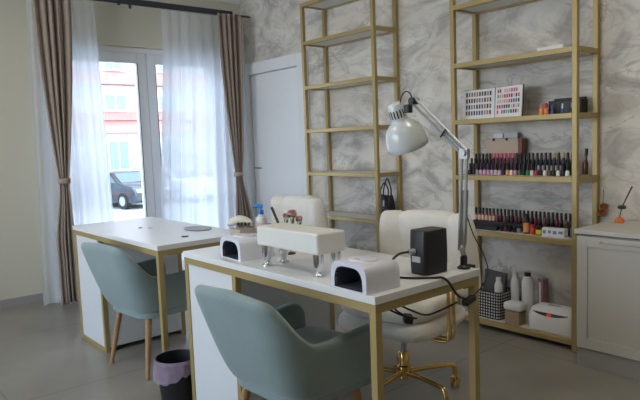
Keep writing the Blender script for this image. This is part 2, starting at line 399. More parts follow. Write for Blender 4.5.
o = curtain('sheer_curtain', CX - 0.035, lambda t: (lerp(-2.085, -2.14, t), lerp(-1.555, -1.50, t)), RZ - 0.015, 0.012, 6, lambda t: 0.016 + 0.010 * t, M['sheer'], '', '', '', seed=3)
tag(o, 'white sheer curtain hanging behind the left brown drape', 'sheer curtain', 'sheer curtains')
o = curtain('sheer_curtain', CX - 0.035, lambda t: (lerp(-0.955, -1.085, sst(t * 1.1)), lerp(-0.10, -0.06, t)), RZ - 0.015, 0.012, 8, lambda t: 0.014 + 0.012 * t, M['sheer'], '', '', '', seed=5)
tag(o, 'wide white sheer curtain covering the right half of the french window', 'sheer curtain', 'sheer curtains')
def drape(yT, yW, yB, zw, label, seed, folds):
    z0, z1 = RZ - 0.005, 0.012; tw = (z0 - zw) / (z0 - z1)
    def yl(t):
        if t < tw:
            k = (t / tw) ** 1.7; return lerp(yT[0], yW[0], k), lerp(yT[1], yW[1], k)
        k = sst((t - tw) / (1 - tw) * 1.9); return lerp(yW[0], yB[0], k), lerp(yW[1], yB[1], k)
    def amp(t): return 0.024 + 0.012 * (1 - math.exp(-((t - tw) / 0.06) ** 2)) - 0.008
    o = curtain('drape', CX + 0.045, yl, z0, z1, folds, amp, M['drape'], '', '', '', seed=seed, solid=0.003, nz=60)
    tag(o, label, 'curtain', 'brown drapes')
    b = B(); yc = (yW[0] + yW[1]) / 2; hw = (yW[1] - yW[0]) / 2 + 0.006
    ring = lambda z, k: [(CX + 0.045 + 0.038 * k * math.cos(a), yc + hw * k * math.sin(a), z) for a in [2 * PI * i / 24 for i in range(24)]]
    loft(b, [ring(zw - 0.022, 1), ring(zw - 0.01, 1.06), ring(zw + 0.01, 1.06), ring(zw + 0.022, 1)], False, False)
    tb = obj('tieback', b, mat('taupe_tieback', (0.40, 0.31, 0.26), 0.8), o, smooth=True)
    s = tb.modifiers.new('s', 'SOLIDIFY'); s.thickness = 0.003
drape((-2.06, -1.765), (-1.965, -1.885), (-2.02, -1.87), 1.00, 'gathered brown drape tied back at the left of the french window', 11, 5)
drape((-0.44, -0.16), (-0.325, -0.245), (-0.35, -0.14), 0.95, 'brown drape tied back at the room corner beside the marble wall', 12, 5)

# ------------------------------------------------------------------ shelving units
LV = [0.048, 0.618, 0.971, 1.325, 1.682, 2.045, 2.355]
def shelving(x0, x1, label):
    t = empty('shelving_unit', ((x0 + x1) / 2, -0.138, 0), 0, label, 'shelving unit', 'tall gold framed shelving units')
    hw = (x1 - x0) / 2; hd = 0.118; p = 0.0145
    for sx in (-1, 1):
        for sy in (-1, 1):
            obj('post', box(B(), sx * hw - p, sx * hw + p, sy * hd - p, sy * hd + p, 0, 2.369), M['gold'], t, bevel=0.002)
    for z in LV:
        b = B(); e = 0.0145
        for sy in (-1, 1): box(b, -hw + p, hw - p, sy * hd - e, sy * hd + e, z - e, z + e)
        for sx in (-1, 1): box(b, sx * hw - e, sx * hw + e, -hd + p, hd - p, z - e, z + e)
        obj('shelf_frame', b, M['gold'], t, bevel=0.0015)
        obj('shelf_board', box(B(), -hw + e + .0005, hw - e - .0005, -hd + e + .0005, hd - e - .0005, z - 0.004, z + 0.0138), M['board'], t)
shelving(1.328, 2.139, 'nearly empty gold framed shelving unit left of the desk lamp, beside the white door')
shelving(2.850, 3.662, 'gold framed shelving unit filled with nail polish, beside the white cabinet')
def top(i): return LV[i] + 0.0150

# ------------------------------------------------------------------ desks
def desk(x0, x1, y0, y1, label):
    t = empty('manicure_desk', ((x0 + x1) / 2, (y0 + y1) / 2, 0), 0, label, 'desk', 'white and gold manicure desks')
    hx = (x1 - x0) / 2; hy = (y1 - y0) / 2; q = 0.028
    obj('desktop', box(B(), -hx, hx, -hy, hy, 0.724, 0.75), M['white'], t, bevel=0.002)
    i = 0.004; X0, X1, Y0, Y1 = -hx + i, hx - i, -hy + i, hy - i; cw = 0.44
    for (ax, ay) in ((X0, Y0), (X0, Y1 - q), (X1 - q, Y0), (X1 - q, Y1 - q)):
        obj('leg', box(B(), ax, ax + q, ay, ay + q, 0, 0.694), M['gold'], t, bevel=0.0015)
    for ay in (Y0, Y1 - q): obj('cabinet_post', box(B(), X0 + cw - q, X0 + cw, ay, ay + q, 0.0, 0.694), M['gold'], t, bevel=0.0015)
    b = B(); box(b, X0, X1, Y0, Y0 + q, 0.694, 0.7238); box(b, X0, X1, Y1 - q, Y1, 0.694, 0.7238)
    box(b, X0, X0 + q, Y0 + q, Y1 - q, 0.694, 0.7238); box(b, X1 - q, X1, Y0 + q, Y1 - q, 0.694, 0.7238)
    obj('apron', b, M['gold'], t)
    for ay in (Y0, Y1 - q): obj('foot_rail', box(B(), X0 + q, X0 + cw - q, ay, ay + q, 0, q), M['gold'], t, bevel=0.0015)
    cbx = B(); box(cbx, X0 + q + .001, X0 + cw - .002, Y0 + q * .35, Y0 + q * .9, q + .001, 0.693) if False else None
    b = B()
    box(b, X0 + q + .0005, X0 + cw - q - .0005, Y0 + 0.006, Y0 + 0.022, 0.0285, 0.6935)    # panel facing the client
    obj('front_panel', b, M['panel'], t)
    obj('side_panel', box(B(), X0 + cw - 0.018, X0 + cw - 0.002, Y0 + q + .0005, Y1 - q - .0005, 0.03, 0.6935), M['panel'], t)
    obj('side_panel', box(B(), X0 + 0.002, X0 + 0.018, Y0 + q + .0005, Y1 - q - .0005, 0.03, 0.6935), M['panel'], t)
    for k in range(3):
        z0 = 0.035 + k * 0.22
        d = obj('drawer', box(B(), X0 + q + .002, X0 + cw - q - .002, Y1 - 0.24, Y1 - 0.008, z0, z0 + 0.212), M['panel'], t, bevel=0.002)
        obj('drawer_handle', box(B(), X0 + cw / 2 - 0.06, X0 + cw / 2 + 0.06, Y1 - 0.008, Y1 + 0.006, z0 + 0.15, z0 + 0.162), M['brass'], d)
    return t
desk(1.251, 2.513, -2.195, -1.650, 'rear white topped manicure desk with gold frame, nearer the window')
desk(2.754, 4.012, -2.182, -1.638, 'front white topped manicure desk carrying the nail lamps and hand rest')

# things on the rear desk
b = B(); ring = lambda r, z: [(0.105 * r * math.cos(a), 0.075 * r * math.sin(a), z) for a in [2 * PI * i / 32 for i in range(32)]]
loft(b, [ring(0.9, 0), ring(1, 0.004), ring(0.97, 0.006), ring(0.9, 0.0045)])
tag(obj('dish', b, M['greyplate'], None, (2.13, -1.76, 0.7505), smooth=True), 'flat grey oval plate lying on the rear desk', 'dish')
b = B(); lathe(b, [(0.020, 0), (0.020, 0.003), (0.013, 0.004)], 20)
g = obj('cable_grommet', b, M['black'], None, (2.345, -1.955, 0.7505), smooth=True)
tag(g, 'small black round cable grommet near the right end of rear desktop', 'grommet')
b = B(); lathe(b, [(0.012, 0), (0.012, 0.003), (0.008, 0.004)], 20)
tag(obj('cable_grommet', b, M['black'], None, (1.78, -1.96, 0.7505), smooth=True), 'tiny black grommet in the middle of the rear desktop', 'grommet')
b = B(); lathe(b, [(0.013, 0), (0.013, 0.003), (0.008, 0.004)], 20)
tag(obj('cable_grommet', b, M['silverlabel'], None, (1.84, -1.925, 0.7505), smooth=True), 'tiny silver disc beside the small grommet on the rear desktop', 'grommet')
# beige box with ivory device
bx = obj('storage_box', box(B(), -0.045, 0.045, -0.045, 0.045, 0, 0.078), M['beige'], None, (2.818, -1.888, 0.7505), bevel=0.004, rot=(0, 0, 0))
tag(bx, 'beige box at the left end of the front desk under ivory device', 'box')
t = empty('curved_device', (2.808, -1.892, 0.829), R(42), 'ivory rounded arching device with a row of dark buttons on beige box', 'device')
b = B(); pts = []
rings = []
for i in range(13):
    s = i / 12; x = lerp(-0.062, 0.058, s); z = 0.012 + 0.028 * math.sin(PI * min(1, s * 1.05)) ** 0.7 if s < .96 else 0.016
    w = 0.024 * (0.35 + 0.65 * math.sin(PI * (0.06 + 0.88 * s)) ** 0.5); h = 0.022 * (0.4 + 0.6 * math.sin(PI * (0.06 + 0.88 * s)) ** 0.5)
    zc = 0.0225 + 0.018 * math.sin(PI * s)
    rings.append([(x, w * math.cos(a), max(0.0, zc + h * math.sin(a))) for a in [2 * PI * k / 14 for k in range(14)]])
loft(b, rings); obj('shell', b, M['ivory'], t, smooth=True)
for k in range(4):
    obj('button', box(B(), -0.010 + k * 0.018, 0.0 + k * 0.018, -0.030, -0.0200, 0.016, 0.030), M['black'], t, bevel=0.002)

# ------------------------------------------------------------------ blue tub armchairs
def armchair(label, loc, rz):
    t = empty('tub_armchair', loc, rz, label, 'armchair', 'blue grey tub armchairs')
    nU = 48; nV = 8; bm = B(); g = []
    def plan(u, t_):                       # u in -1..1 around the U, t_ 0 bottom .. 1 rim
        hw = lerp(0.215, 0.275, t_); fy = lerp(0.20, 0.235, t_); by = lerp(-0.19, -0.335, t_)
        r = 0.100
        Ls = (fy - (by + r)); Lc = PI / 2 * r; Lb = hw - r; tot = Ls + Lc + Lb
        s = abs(u) * tot
        if s <= Lb: p = (s, by)
        elif s <= Lb + Lc:
            a = (s - Lb) / r; p = (Lb + r * math.sin(a), by + r * (1 - math.cos(a)))
        else: p = (hw, by + r + (s - Lb - Lc))
        return (math.copysign(p[0], u) if u else 0.0, p[1])
    def rim(u):
        a = abs(u)
        k = sst((a - 0.25) / 0.29); h = lerp(0.738 - 0.05 * min(a, .25), 0.543, k) + 0.018 * sst((a - 0.56) / 0.44)
        if a > 0.93: h -= 0.06 * ((a - 0.93) / 0.07) ** 2
        return h
    for i in range(nU + 1):
        u = -1 + 2 * i / nU; col = []
        H = rim(u)
        for j in range(nV + 1):
            v = j / nV; z = lerp(0.345, H, v); tt = (z - 0.345) / 0.40
            tt2 = tt ** 0.75
            x, y = plan(u, min(1, tt2)); 
            if abs(u) > 0.93: y -= 0.03 * (1 - v) * 0
            col.append(bm.verts.new((x, y, z)))
        g.append(col)
    for a, c in zip(g, g[1:]):
        for j in range(nV): bm.faces.new((a[j], c[j], c[j + 1], a[j + 1]))
    o = obj('shell', bm, M['velvet'], t, smooth=True, auto=False)
    s = o.modifiers.new('s', 'SOLIDIFY'); s.thickness = 0.045; s.offset = -1; s.use_even_offset = False
    # which side is inward is checked through normals: flip if needed
    s2 = o.modifiers.new('sub', 'SUBSURF'); s2.levels = 1; s2.render_levels = 2
    # underside and seat
    def ring(k, z, f=0.0):
        pts = []
        for i in range(41):
            u = -1 + i / 20; x, y = plan(u, 0.0); pts.append((x * k, (y * k) + (f if abs(u) > .9 else 0), z))
        return pts
    b = B(); loft(b, [ring(0.86, 0.315), ring(0.97, 0.325), ring(0.985, 0.362), ring(0.97, 0.375)]); obj('seat_base', b, M['velvet'], t, smooth=True)
    b = B(); cushion(b, 0.40, 0.42, 0.10, (0, 0.045, 0.42), 0.35, 36, 12); obj('seat_cushion', b, M['velvet'], t, smooth=True)
    for sx in (-1, 1):
        for sy in (-1, 1):
            b = B(); tube(b, [(sx * 0.155, sy * 0.13, 0.335), (sx * 0.20, sy * (0.185 if sy < 0 else 0.19), 0.0)], [0.019, 0.011], 14)
            obj('leg', b, M['beech'], t, smooth=True)
    return t
armchair('blue grey velvet tub armchair pushed under the rear desk', (2.07, -2.03, 0), R(6))
armchair('blue grey velvet tub armchair at the front desk, nearest the viewer', (3.530, -2.118, 0), R(2))

# ------------------------------------------------------------------ cream office chairs
def office_chair(label, loc, rz):
    t = empty('office_chair', loc, rz, label, 'office chair', 'cream plush office chairs with brass bases')
    b = B(); lathe(b, [(0.028, 0.085), (0.034, 0.09), (0.034, 0.15), (0.026, 0.155), (0.024, 0.215), (0.020, 0.22)], 20); obj('hub', b, M['brass'], t, smooth=True)
    b = B(); lathe(b, [(0.0145, 0.221), (0.0145, 0.335)], 16); obj('gas_column', b, M['steel'], t, smooth=True)
    for k in range(5):
        a = R(72 * k + 20); ca, sa = math.cos(a), math.sin(a)
        P = lambda r, z: (r * ca, r * sa, z)
        b = B(); tube(b, smoothpath([P(0.03, 0.118), P(0.12, 0.122), P(0.245, 0.118), P(0.268, 0.10), P(0.272, 0.066)], 5), 0.0125, 12)
        lg = obj('base_leg', b, M['brass'], t, smooth=True)
        b = B()
        w = Matrix.Translation(P(0.272, 0.028)) @ Matrix.Rotation(a + 0.9, 4, 'Z') @ Matrix.Rotation(PI / 2, 4, 'X')
        for dz in (-0.014, 0.014):
            st = len(b.verts)
            lathe(b, [(0.020, dz - 0.008), (0.027, dz - 0.006), (0.027, dz + 0.006), (0.020, dz + 0.008)], 16)
        bmesh.ops.transform(b, matrix=w, verts=b.verts)
        tube(b, [P(0.272, 0.03), P(0.272, 0.066)], 0.008, 10)
        obj('caster', b, M['brass'], lg, smooth=True)
    obj('mechanism', box(B(), -0.07, 0.07, -0.11, 0.11, 0.315, 0.345), M['black'], t, bevel=0.006)
    b = B(); tube(b, [(0.06, 0.0, 0.335), (0.20, 0.02, 0.325), (0.245, 0.02, 0.32)], 0.006); lathe(b, [(0.012, -0.008), (0.012, 0.008)], 8, (0.25, 0.02, 0.32)); obj('lever', b, M['black'], t, smooth=True)
    b = B(); cushion(b, 0.50, 0.50, 0.10, (0, 0.01, 0.392), 0.42, 44, 12, 0.012, 3); obj('seat', b, M['boucle'], t, smooth=True)
    b = B(); cushion(b, 0.46, 0.46, 0.09, (0, 0.03, 0.468), 0.45, 44, 12, 0.016, 5); obj('seat_cushion', b, M['boucle'], t, smooth=True)
    # backrest: centre panel and two curling side wings
    def pad(x, w, h, zc, yc, yaw, th, seed, tilt=-8, e=0.32):
        b = B(); cushion(b, w, h, th, (0, 0, 0), e, 44, 12, 0.010, seed)
        bmesh.ops.transform(b, matrix=Matrix.Translation((x, yc, zc)) @ Matrix.Rotation(R(yaw), 4, 'Z') @ Matrix.Rotation(R(90 + tilt), 4, 'X'), verts=b.verts)
        return b
    obj('backrest', pad(0, 0.34, 0.42, 0.665, -0.265, 0, 0.11, 1), M['boucle'], t, smooth=True)
    for s in (-1, 1):
        obj('backrest_wing', pad(s * 0.195, 0.150, 0.410, 0.662, -0.240, s * 28, 0.11, 4 + s, -6, 0.42), M['boucle'], t, smooth=True)
    for s in (-1, 1):
        b = B()
        for dy in (0.0, 0.045):
            tube(b, smoothpath([(s * 0.10, 0.0 + dy, 0.335), (s * 0.24, 0.0 + dy, 0.325), (s * 0.265, 0.0 + dy, 0.37), (s * 0.265, 0.0 + dy, 0.56)], 6), 0.0085, 10)
        ar = obj('armrest_frame', b, M['brass'], t, smooth=True)
        b = B(); cushion(b, 0.06, 0.24, 0.045, (s * 0.265, 0.01, 0.585), 0.5, 28, 10); obj('armrest_pad', b, M['boucle'], ar, smooth=True)
    return t
office_chair('cream plush office chair with brass base behind the front desk', (3.385, -1.375, 0), R(190))
office_chair('cream plush office chair behind the rear desk, beside the white door', (2.03, -1.15, 0), R(182))

# ------------------------------------------------------------------ front desk things
DT = 0.7505
def nail_lamp(label, loc, rz=0, L=0.185, W=0.185, H=0.088):
    t = empty('nail_lamp', loc, rz, label, 'nail lamp', 'white nail curing lamps')
    def sec(w, h, e, n=24, z0=0.0):
        pts = []
        for i in range(n + 1):
            a = PI * i / n
            pts.append((-w / 2 * math.copysign(abs(math.cos(a)) ** e, math.cos(a)), z0 + (h - z0) * math.sin(a) ** e))
        return pts
    outer = sec(W, H, 0.36); inner = sec(W * 0.78, H * 0.84, 0.55, z0=0.004)
    b = B()
    R_ = lambda pts, y, k=1.0, kz=1.0: [(x * k, y, z * kz) for x, z in pts]
    rings = [R_(inner, -L / 2 + 0.012), R_(inner, -L / 2), R_(outer, -L / 2, 0.985, 0.975), R_(outer, -L / 2 + 0.006), R_(outer, L / 2 - 0.03), R_(outer, L / 2 - 0.008, 0.97, 0.96), R_(outer, L / 2, 0.88, 0.88)]
    loft(b, rings, False, True)
    obj('housing', b, M['lav'], t, smooth=True)
    b = B(); loft(b, [R_(inner, -L / 2 + 0.002), R_(inner, L / 2 - 0.03)], False, True); obj('chamber', b, M['lampdark'], t, smooth=True)
    obj('floor_plate', box(B(), -W * 0.36, W * 0.36, -L / 2 + 0.004, L / 2 - 0.03, 0.0005, 0.0035), M['lampdark'], t)
    ring = lambda r, z: [(0.052 * r * math.cos(a), -0.01 + 0.045 * r * math.sin(a), z) for a in [2 * PI * i / 28 for i in range(28)]]
    b = B(); loft(b, [ring(1, H - 0.002), ring(0.97, H + 0.0035), ring(0.9, H + 0.005)]); tp = obj('top_pad', b, M['lav'], t, smooth=True)
    obj('button_mark', box(B(), -0.016, 0.012, -0.038, -0.033, H + 0.0048, H + 0.0056), M['redp'], tp)
    return t
nail_lamp('white nail curing lamp at the left end of the front desk', (3.112, -2.055, DT), R(-4), 0.17, 0.185, 0.092)
nail_lamp('white nail curing lamp at the right front corner of the front desk', (3.892, -2.102, DT), R(-2), 0.158, 0.178, 0.092)

# hand rest
t = empty('hand_rest', (3.502, -2.072, DT), 0, 'white cushioned manicure hand rest on four chrome legs', 'hand rest')
b = B(); box(b, -0.190, 0.190, -0.068, 0.068, 0.083, 0.160); obj('pad', b, M['vinyl'], t, bevel=0.009, seg=3)
for sx in (-1, 1):
    for sy in (-1, 1):
        b = B(); lathe(b, [(0.021, 0), (0.021, 0.004), (0.012, 0.008), (0.009, 0.014), (0.0145, 0.024), (0.0195, 0.042), (0.0195, 0.0825)], 20, (sx * 0.160, sy * 0.042, 0)); obj('leg', b, M['chrome'], t, smooth=True)
# small stand behind the rest
t = empty('tool_stand', (3.215, -1.90, DT), 0, 'small black round stand with thin metal stem behind the hand rest', 'stand')
b = B(); lathe(b, [(0.022, 0), (0.022, 0.004), (0.004, 0.008)], 20); obj('base', b, M['black'], t, smooth=True)
b = B(); tube(b, [(0, 0, 0.006), (0, 0, 0.07)], 0.003); lathe(b, [(0.004, 0.07), (0.012, 0.078), (0.012, 0.082)], 12); obj('stem', b, M['steel'], t, smooth=True)

# pump bottle
t = empty('pump_bottle', (2.852, -1.800, DT), R(40), 'white pump bottle with bright blue dispenser head on the front desk', 'pump bottle'); t.scale = (0.88, 0.88, 1.15)
b = B(); lathe(b, [(0.030, 0), (0.034, 0.004), (0.034, 0.095), (0.030, 0.108), (0.014, 0.116), (0.014, 0.122)], 24); obj('body', b, M['whitepl'], t, smooth=True)
b = B(); loft(b, [[(0.0346 * math.cos(a), 0.0346 * math.sin(a), z) for a in [R(-120 + 10 * i) for i in range(13)]] for z in (0.02, 0.088)], False, False, closed=False); lb = obj('label', b, colmat((0.66, 0.60, 0.66)), t, smooth=True)
b = B()
for k in range(4):
    a = R(-100 + 22 * k)
    w = [(0.0350 * math.cos(a + d), 0.0350 * math.sin(a + d)) for d in (0, 0.22)]
    loft(b, [[(w[0][0], w[0][1], 0.060), (w[1][0], w[1][1], 0.060)], [(w[0][0], w[0][1], 0.072), (w[1][0], w[1][1], 0.072)]], False, False, closed=False)
obj('print', b, colmat((0.25, 0.10, 0.14)), lb)
b = B(); lathe(b, [(0.017, 0.1225), (0.017, 0.138), (0.007, 0.140), (0.007, 0.152)], 18)
tube(b, [(0.012, 0, 0.157), (-0.020, 0, 0.159), (-0.042, 0, 0.153)], [0.008, 0.008, 0.005], 10); obj('pump_head', b, M['blue'], t, smooth=True)
b = B(); lathe(b, [(0.016, 0), (0.018, 0.004), (0.018, 0.055), (0.008, 0.066), (0.008, 0.072)], 18)
t = obj('amber_bottle', b, M['amber'], None, (2.905, -1.788, DT), smooth=True); tag(t, 'small dark brown bottle right of the blue pump bottle', 'bottle')
b = B(); lathe(b, [(0.0105, 0.0721), (0.0105, 0.096)], 14); obj('cap', b, M['amber'], t, smooth=True)
# flower tray
t = empty('wicker_tray', (3.055, -1.705, DT), R(3), 'low brown wicker tray holding pink flowers at the back of desk', 'tray')
b = B(); W, D, H = 0.11, 0.045, 0.084
box(b, -W, W, -D, D, 0, 0.005); box(b, -W, W, -D, -D + 0.006, 0.005, H); box(b, -W, W, D - 0.006, D, 0.005, H)
box(b, -W, -W + 0.006, -D + 0.006, D - 0.006, 0.005, H); box(b, W - 0.006, W, -D + 0.006, D - 0.006, 0.005, H)
obj('tray_body', b, M['traywood'], t, bevel=0.002)
def blossom(bm, c, r, n=16, seed=0):
    rnd = random.Random(seed)
    for k in range(n):
        th = rnd.uniform(0, 2 * PI); ph = rnd.uniform(-0.3, PI / 2); d = Vector((math.cos(th) * math.cos(ph), math.sin(th) * math.cos(ph), math.sin(ph)))
        a, u = frame_at(d); p = Vector(c) + d * r * 0.55; q = rnd.uniform(0.4, 0.6) * r
        vs = [bm.verts.new(p + a * q * math.cos(x) + u * q * math.sin(x) + d * 0.25 * q * math.cos(2 * x)) for x in [2 * PI * i / 8 for i in range(8)]]
        bm.faces.new(vs)
for k, (x, y, z, r) in enumerate(((-0.092, 0, 0.118, 0.022), (-0.042, 0.0, 0.132, 0.030), (0.012, 0.0, 0.112, 0.022))):
    o = empty('pink_flower', (3.015 + x, -1.70 + y, DT + 0.006), 0, ['dusty pink flower at the left of the wicker tray', 'largest dusty pink flower in the middle of the wicker tray', 'small dusty pink flower at the right of the wicker tray'][k], 'flower', 'pink flowers in the tray')
    b = B(); blossom(b, (0, 0, z), r, 26, 20 + k); obj('petals', b, M['petal'], o)
    b = B(); tube(b, [(0, 0, 0), (0, 0, z)], 0.002, 6)
    for q in (-1, 1):
        vs = [b.verts.new(p) for p in ((0, 0, z * .5), (q * 0.012, 0.004, z * .75), (q * 0.020, 0, z * 0.98), (q * 0.009, -0.005, z * .8))]; b.faces.new(vs)
    obj('stem', b, M['leaf'], o)
b = B(); tube(b, [(0, 0, 0), (-0.105, 0.0, 0.152)], [0.005, 0.0075], 10)
tag(obj('nail_brush', b, M['black'], None, (2.893, -1.688, DT + 0.006), smooth=True), 'long dark brush handle leaning out of a small shiny pot', 'brush')
b = B(); lathe(b, [(0.017, 0), (0.019, 0.003), (0.019, 0.03), (0.016, 0.03), (0.016, 0.004)], 18, cap1=True)
tag(obj('glass_jar', b, M['chrome'], None, (2.885, -1.688, DT), smooth=True), 'small shiny metal pot left of the wicker tray', 'jar')

# black box (drill control unit)
t = empty('power_unit', (3.910, -1.802, DT), R(-4), 'black upright power unit box on the right end of the front desk', 'power unit')
b = B(); H = 0.158; rings = []
for j in range(9):
    z = H * j / 8; k = 0.92 + 0.08 * math.sin(PI * (0.12 + 0.76 * j / 8)); sx, sy = 0.041, 0.062 * k
    ring = []
    for i in range(32):
        a = 2 * PI * i / 32; c, s = math.cos(a), math.sin(a)
        ring.append((sx * math.copysign(abs(c) ** 0.3, c), sy * math.copysign(abs(s) ** 0.3, s), z))
    rings.append(ring)
loft(b, rings); obj('casing', b, M['black'], t, smooth=True, bevel=0.003)
obj('label', box(B(), -0.022, 0.018, -0.0635, -0.0615, 0.045, 0.066), M['silverlabel'], t)
b = B(); tube(b, [(-0.010, -0.0615, 0.083), (-0.016, -0.083, 0.083)], 0.011, 12); obj('plug', b, M['greyplate'], t, smooth=True)
def cable(name, pts, label, r=0.0032, cat='cable'):
    b = B(); tube(b, smoothpath(pts, 7), r, 8); return tag(obj(name, b, M['cord'], None, smooth=True), label, cat)
pc_ = cable('power_cable', [(3.890, -1.886, 0.834), (3.865, -1.915, 0.826), (3.835, -1.93, 0.79), (3.82, -1.935, 0.757), (3.86, -1.955, 0.7545), (3.93, -1.93, 0.7545), (3.99, -1.875, 0.7545), (4.012, -1.855, 0.7545), (4.024, -1.835, 0.735), (4.027, -1.80, 0.69), (4.028, -1.76, 0.665), (4.03, -1.72, 0.665)], 'black cable running from power unit across the desk and over its edge', 0.0042)
cable('lamp_cable', [(4.03, -1.705, 0.668), (4.035, -1.665, 0.69), (4.036, -1.625, 0.74), (4.01, -1.615, 0.80), (3.975, -1.625, 0.87), (3.967, -1.655, 0.95)], 'thin dark cable rising from the desk edge to the gooseneck desk lamp', 0.0022)
obj('cable_connector', box(B(), -0.011, 0.011, -0.03, 0.03, -0.011, 0.011), M['black'], pc_, (4.032, -1.735, 0.655), bevel=0.004, rot=(R(12), 0, 0))
hc_ = cable('hanging_cable', [(4.0, -1.76, 0.648), (3.96, -1.80, 0.62), (3.95, -1.87, 0.615), (3.94, -1.93, 0.64), (3.90, -1.96, 0.66), (3.86, -1.93, 0.63), (3.87, -1.89, 0.60), (3.93, -1.90, 0.605), (3.93, -1.97, 0.63), (3.88, -2.02, 0.665), (3.80, -2.03, 0.685)], 'tangled black cable hanging below the right end of the desk', 0.0035)
obj('mains_plug', box(B(), -0.016, 0.016, -0.024, 0.024, -0.014, 0.014), M['black'], hc_, (3.90, -1.91, 0.60), bevel=0.005, rot=(0, R(10), R(50)))

# desk lamp
AY = -1.672
t = empty('desk_lamp', (3.965, AY, 0.75), 0, 'white swing arm desk lamp clamped to the back right desk corner', 'desk lamp')
o0 = Vector((3.965, AY, 0.75))
L_ = lambda x, z, y=AY: Vector((x, y, z)) - o0
b = B(); lathe(b, [(0.024, 0.0008), (0.024, 0.006), (0.013, 0.014), (0.013, 0.042), (0.009, 0.05)], 18)
box(b, -0.016, 0.016, 0.036, 0.047, -0.07, 0.0085); box(b, -0.016, 0.016, -0.02, 0.036, -0.070, -0.061); lathe(b, [(0.008, -0.06), (0.012, -0.032), (0.012, -0.0275)], 12)
obj('clamp', b, M['black'], t, smooth=True)
b = B()
E1 = L_(3.976, 1.174); S1 = L_(3.955, 0.815)
for dx in (-0.011, 0.011): tube(b, [S1 + Vector((dx, 0, 0)), E1 + Vector((dx, 0, 0))], 0.0055, 8)
for dx in (-0.006, 0.006): tube(b, [S1 + Vector((dx, 0.012, 0.02)), S1.lerp(E1, 0.62) + Vector((dx, 0.012, 0))], 0.0065, 8)
tube(b, [L_(3.965, 0.80), S1 + Vector((0, 0, .01))], 0.010, 10)
obj('lower_arm', b, M['steel'], t, smooth=True)
b = B(); tube(b, [E1 + Vector((0, -0.016, 0)), E1 + Vector((0, 0.016, 0))], 0.012, 14); box(b, E1.x - 0.018, E1.x + 0.016, -0.008, 0.008, E1.z - 0.022, E1.z + 0.014); obj('elbow_joint', b, M['steel'], t, smooth=True)
b = B(); T1 = L_(3.742, 1.376)
up = Vector((0.008, 0, 0.009))
for k in (-1, 1): tube(b, [E1 + up * k, T1 + up * k], 0.0055, 8)
tube(b, [E1.lerp(T1, 0.03), E1.lerp(T1, 0.40)], 0.0065, 8)
obj('upper_arm', b, M['steel'], t, smooth=True)
m0 = E1.lerp(T1, 0.36)
b = B(); tube(b, [m0 + Vector((0, -0.014, 0)) - up * 1.5, m0 + Vector((0, -0.014, 0)) + up * 1.6], 0.0035, 8); obj('spring_pin', b, M['black'], t)
b = B(); tube(b, [T1 + Vector((0, -0.018, 0)), T1 + Vector((0, 0.018, 0))], 0.014, 14)
tube(b, [T1, L_(3.705, 1.345)], 0.009, 10); box(b, *(lambda p: (p.x - 0.012, p.x + 0.012, -0.012, 0.012, p.z - 0.02, p.z + 0.012))(L_(3.712, 1.352))); obj('head_joint', b, M['black'], t, smooth=True)
b = B(); tube(b, smoothpath([T1 + Vector((0, -0.01, 0.01)), L_(3.722, 1.408), L_(3.700, 1.415), L_(3.680, 1.398), L_(3.672, 1.375)], 6), 0.0025, 8); obj('head_cable', b, M['cord'], t, smooth=True)
# shade
b = B(); ax0 = L_(3.640, 1.375); axd = (Vector((0.004, 0.070, -0.172))).normalized()
def lat(bm, prof, n=36):
    a, u = frame_at(axd); rings = []
    for r, s in prof: rings.append([ax0 + axd * s + (a * math.cos(2 * PI * i / n) + u * math.sin(2 * PI * i / n)) * r for i in range(n)])
    return rings
outer = [(0.012, 0.0), (0.027, 0.001), (0.031, 0.006), (0.033, 0.066), (0.037, 0.078), (0.054, 0.090), (0.069, 0.108), (0.079, 0.132), (0.084, 0.160), (0.086, 0.190)]
inner = [(r - 0.002, s + 0.001) for r, s in outer[::-1][:-3]]
loft(b, lat(b, outer) + lat(b, inner), True, True); obj('shade', b, M['enamel'], t, smooth=True, auto=False)
b = B(); a, u = frame_at(axd)
for k in range(16):
    an = 2 * PI * k / 16
    if k % 1 == 0:
        d = a * math.cos(an) + u * math.sin(an); sd = axd.cross(d)
        c0 = ax0 + axd * 0.026 + d * 0.0330; c1 = ax0 + axd * 0.058 + d * 0.0341
        vs = [b.verts.new(p) for p in (c0 - sd * 0.0028, c0 + sd * 0.0028, c1 + sd * 0.0028, c1 - sd * 0.0028)]; b.faces.new(vs)
obj('vent_slots', b, M['black'], t)
b = B(); q = ax0 + axd * 0.11
lathe(b, [(0.012, -0.03), (0.026, 0.01), (0.028, 0.03), (0.018, 0.052), (0.006, 0.058)], 18)
rotm = Vector((0, 0, 1)).rotation_difference(axd).to_matrix().to_4x4(); bmesh.ops.transform(b, matrix=Matrix.Translation(q) @ rotm, verts=b.verts)
obj('bulb', b, M['paper'], t, smooth=True)

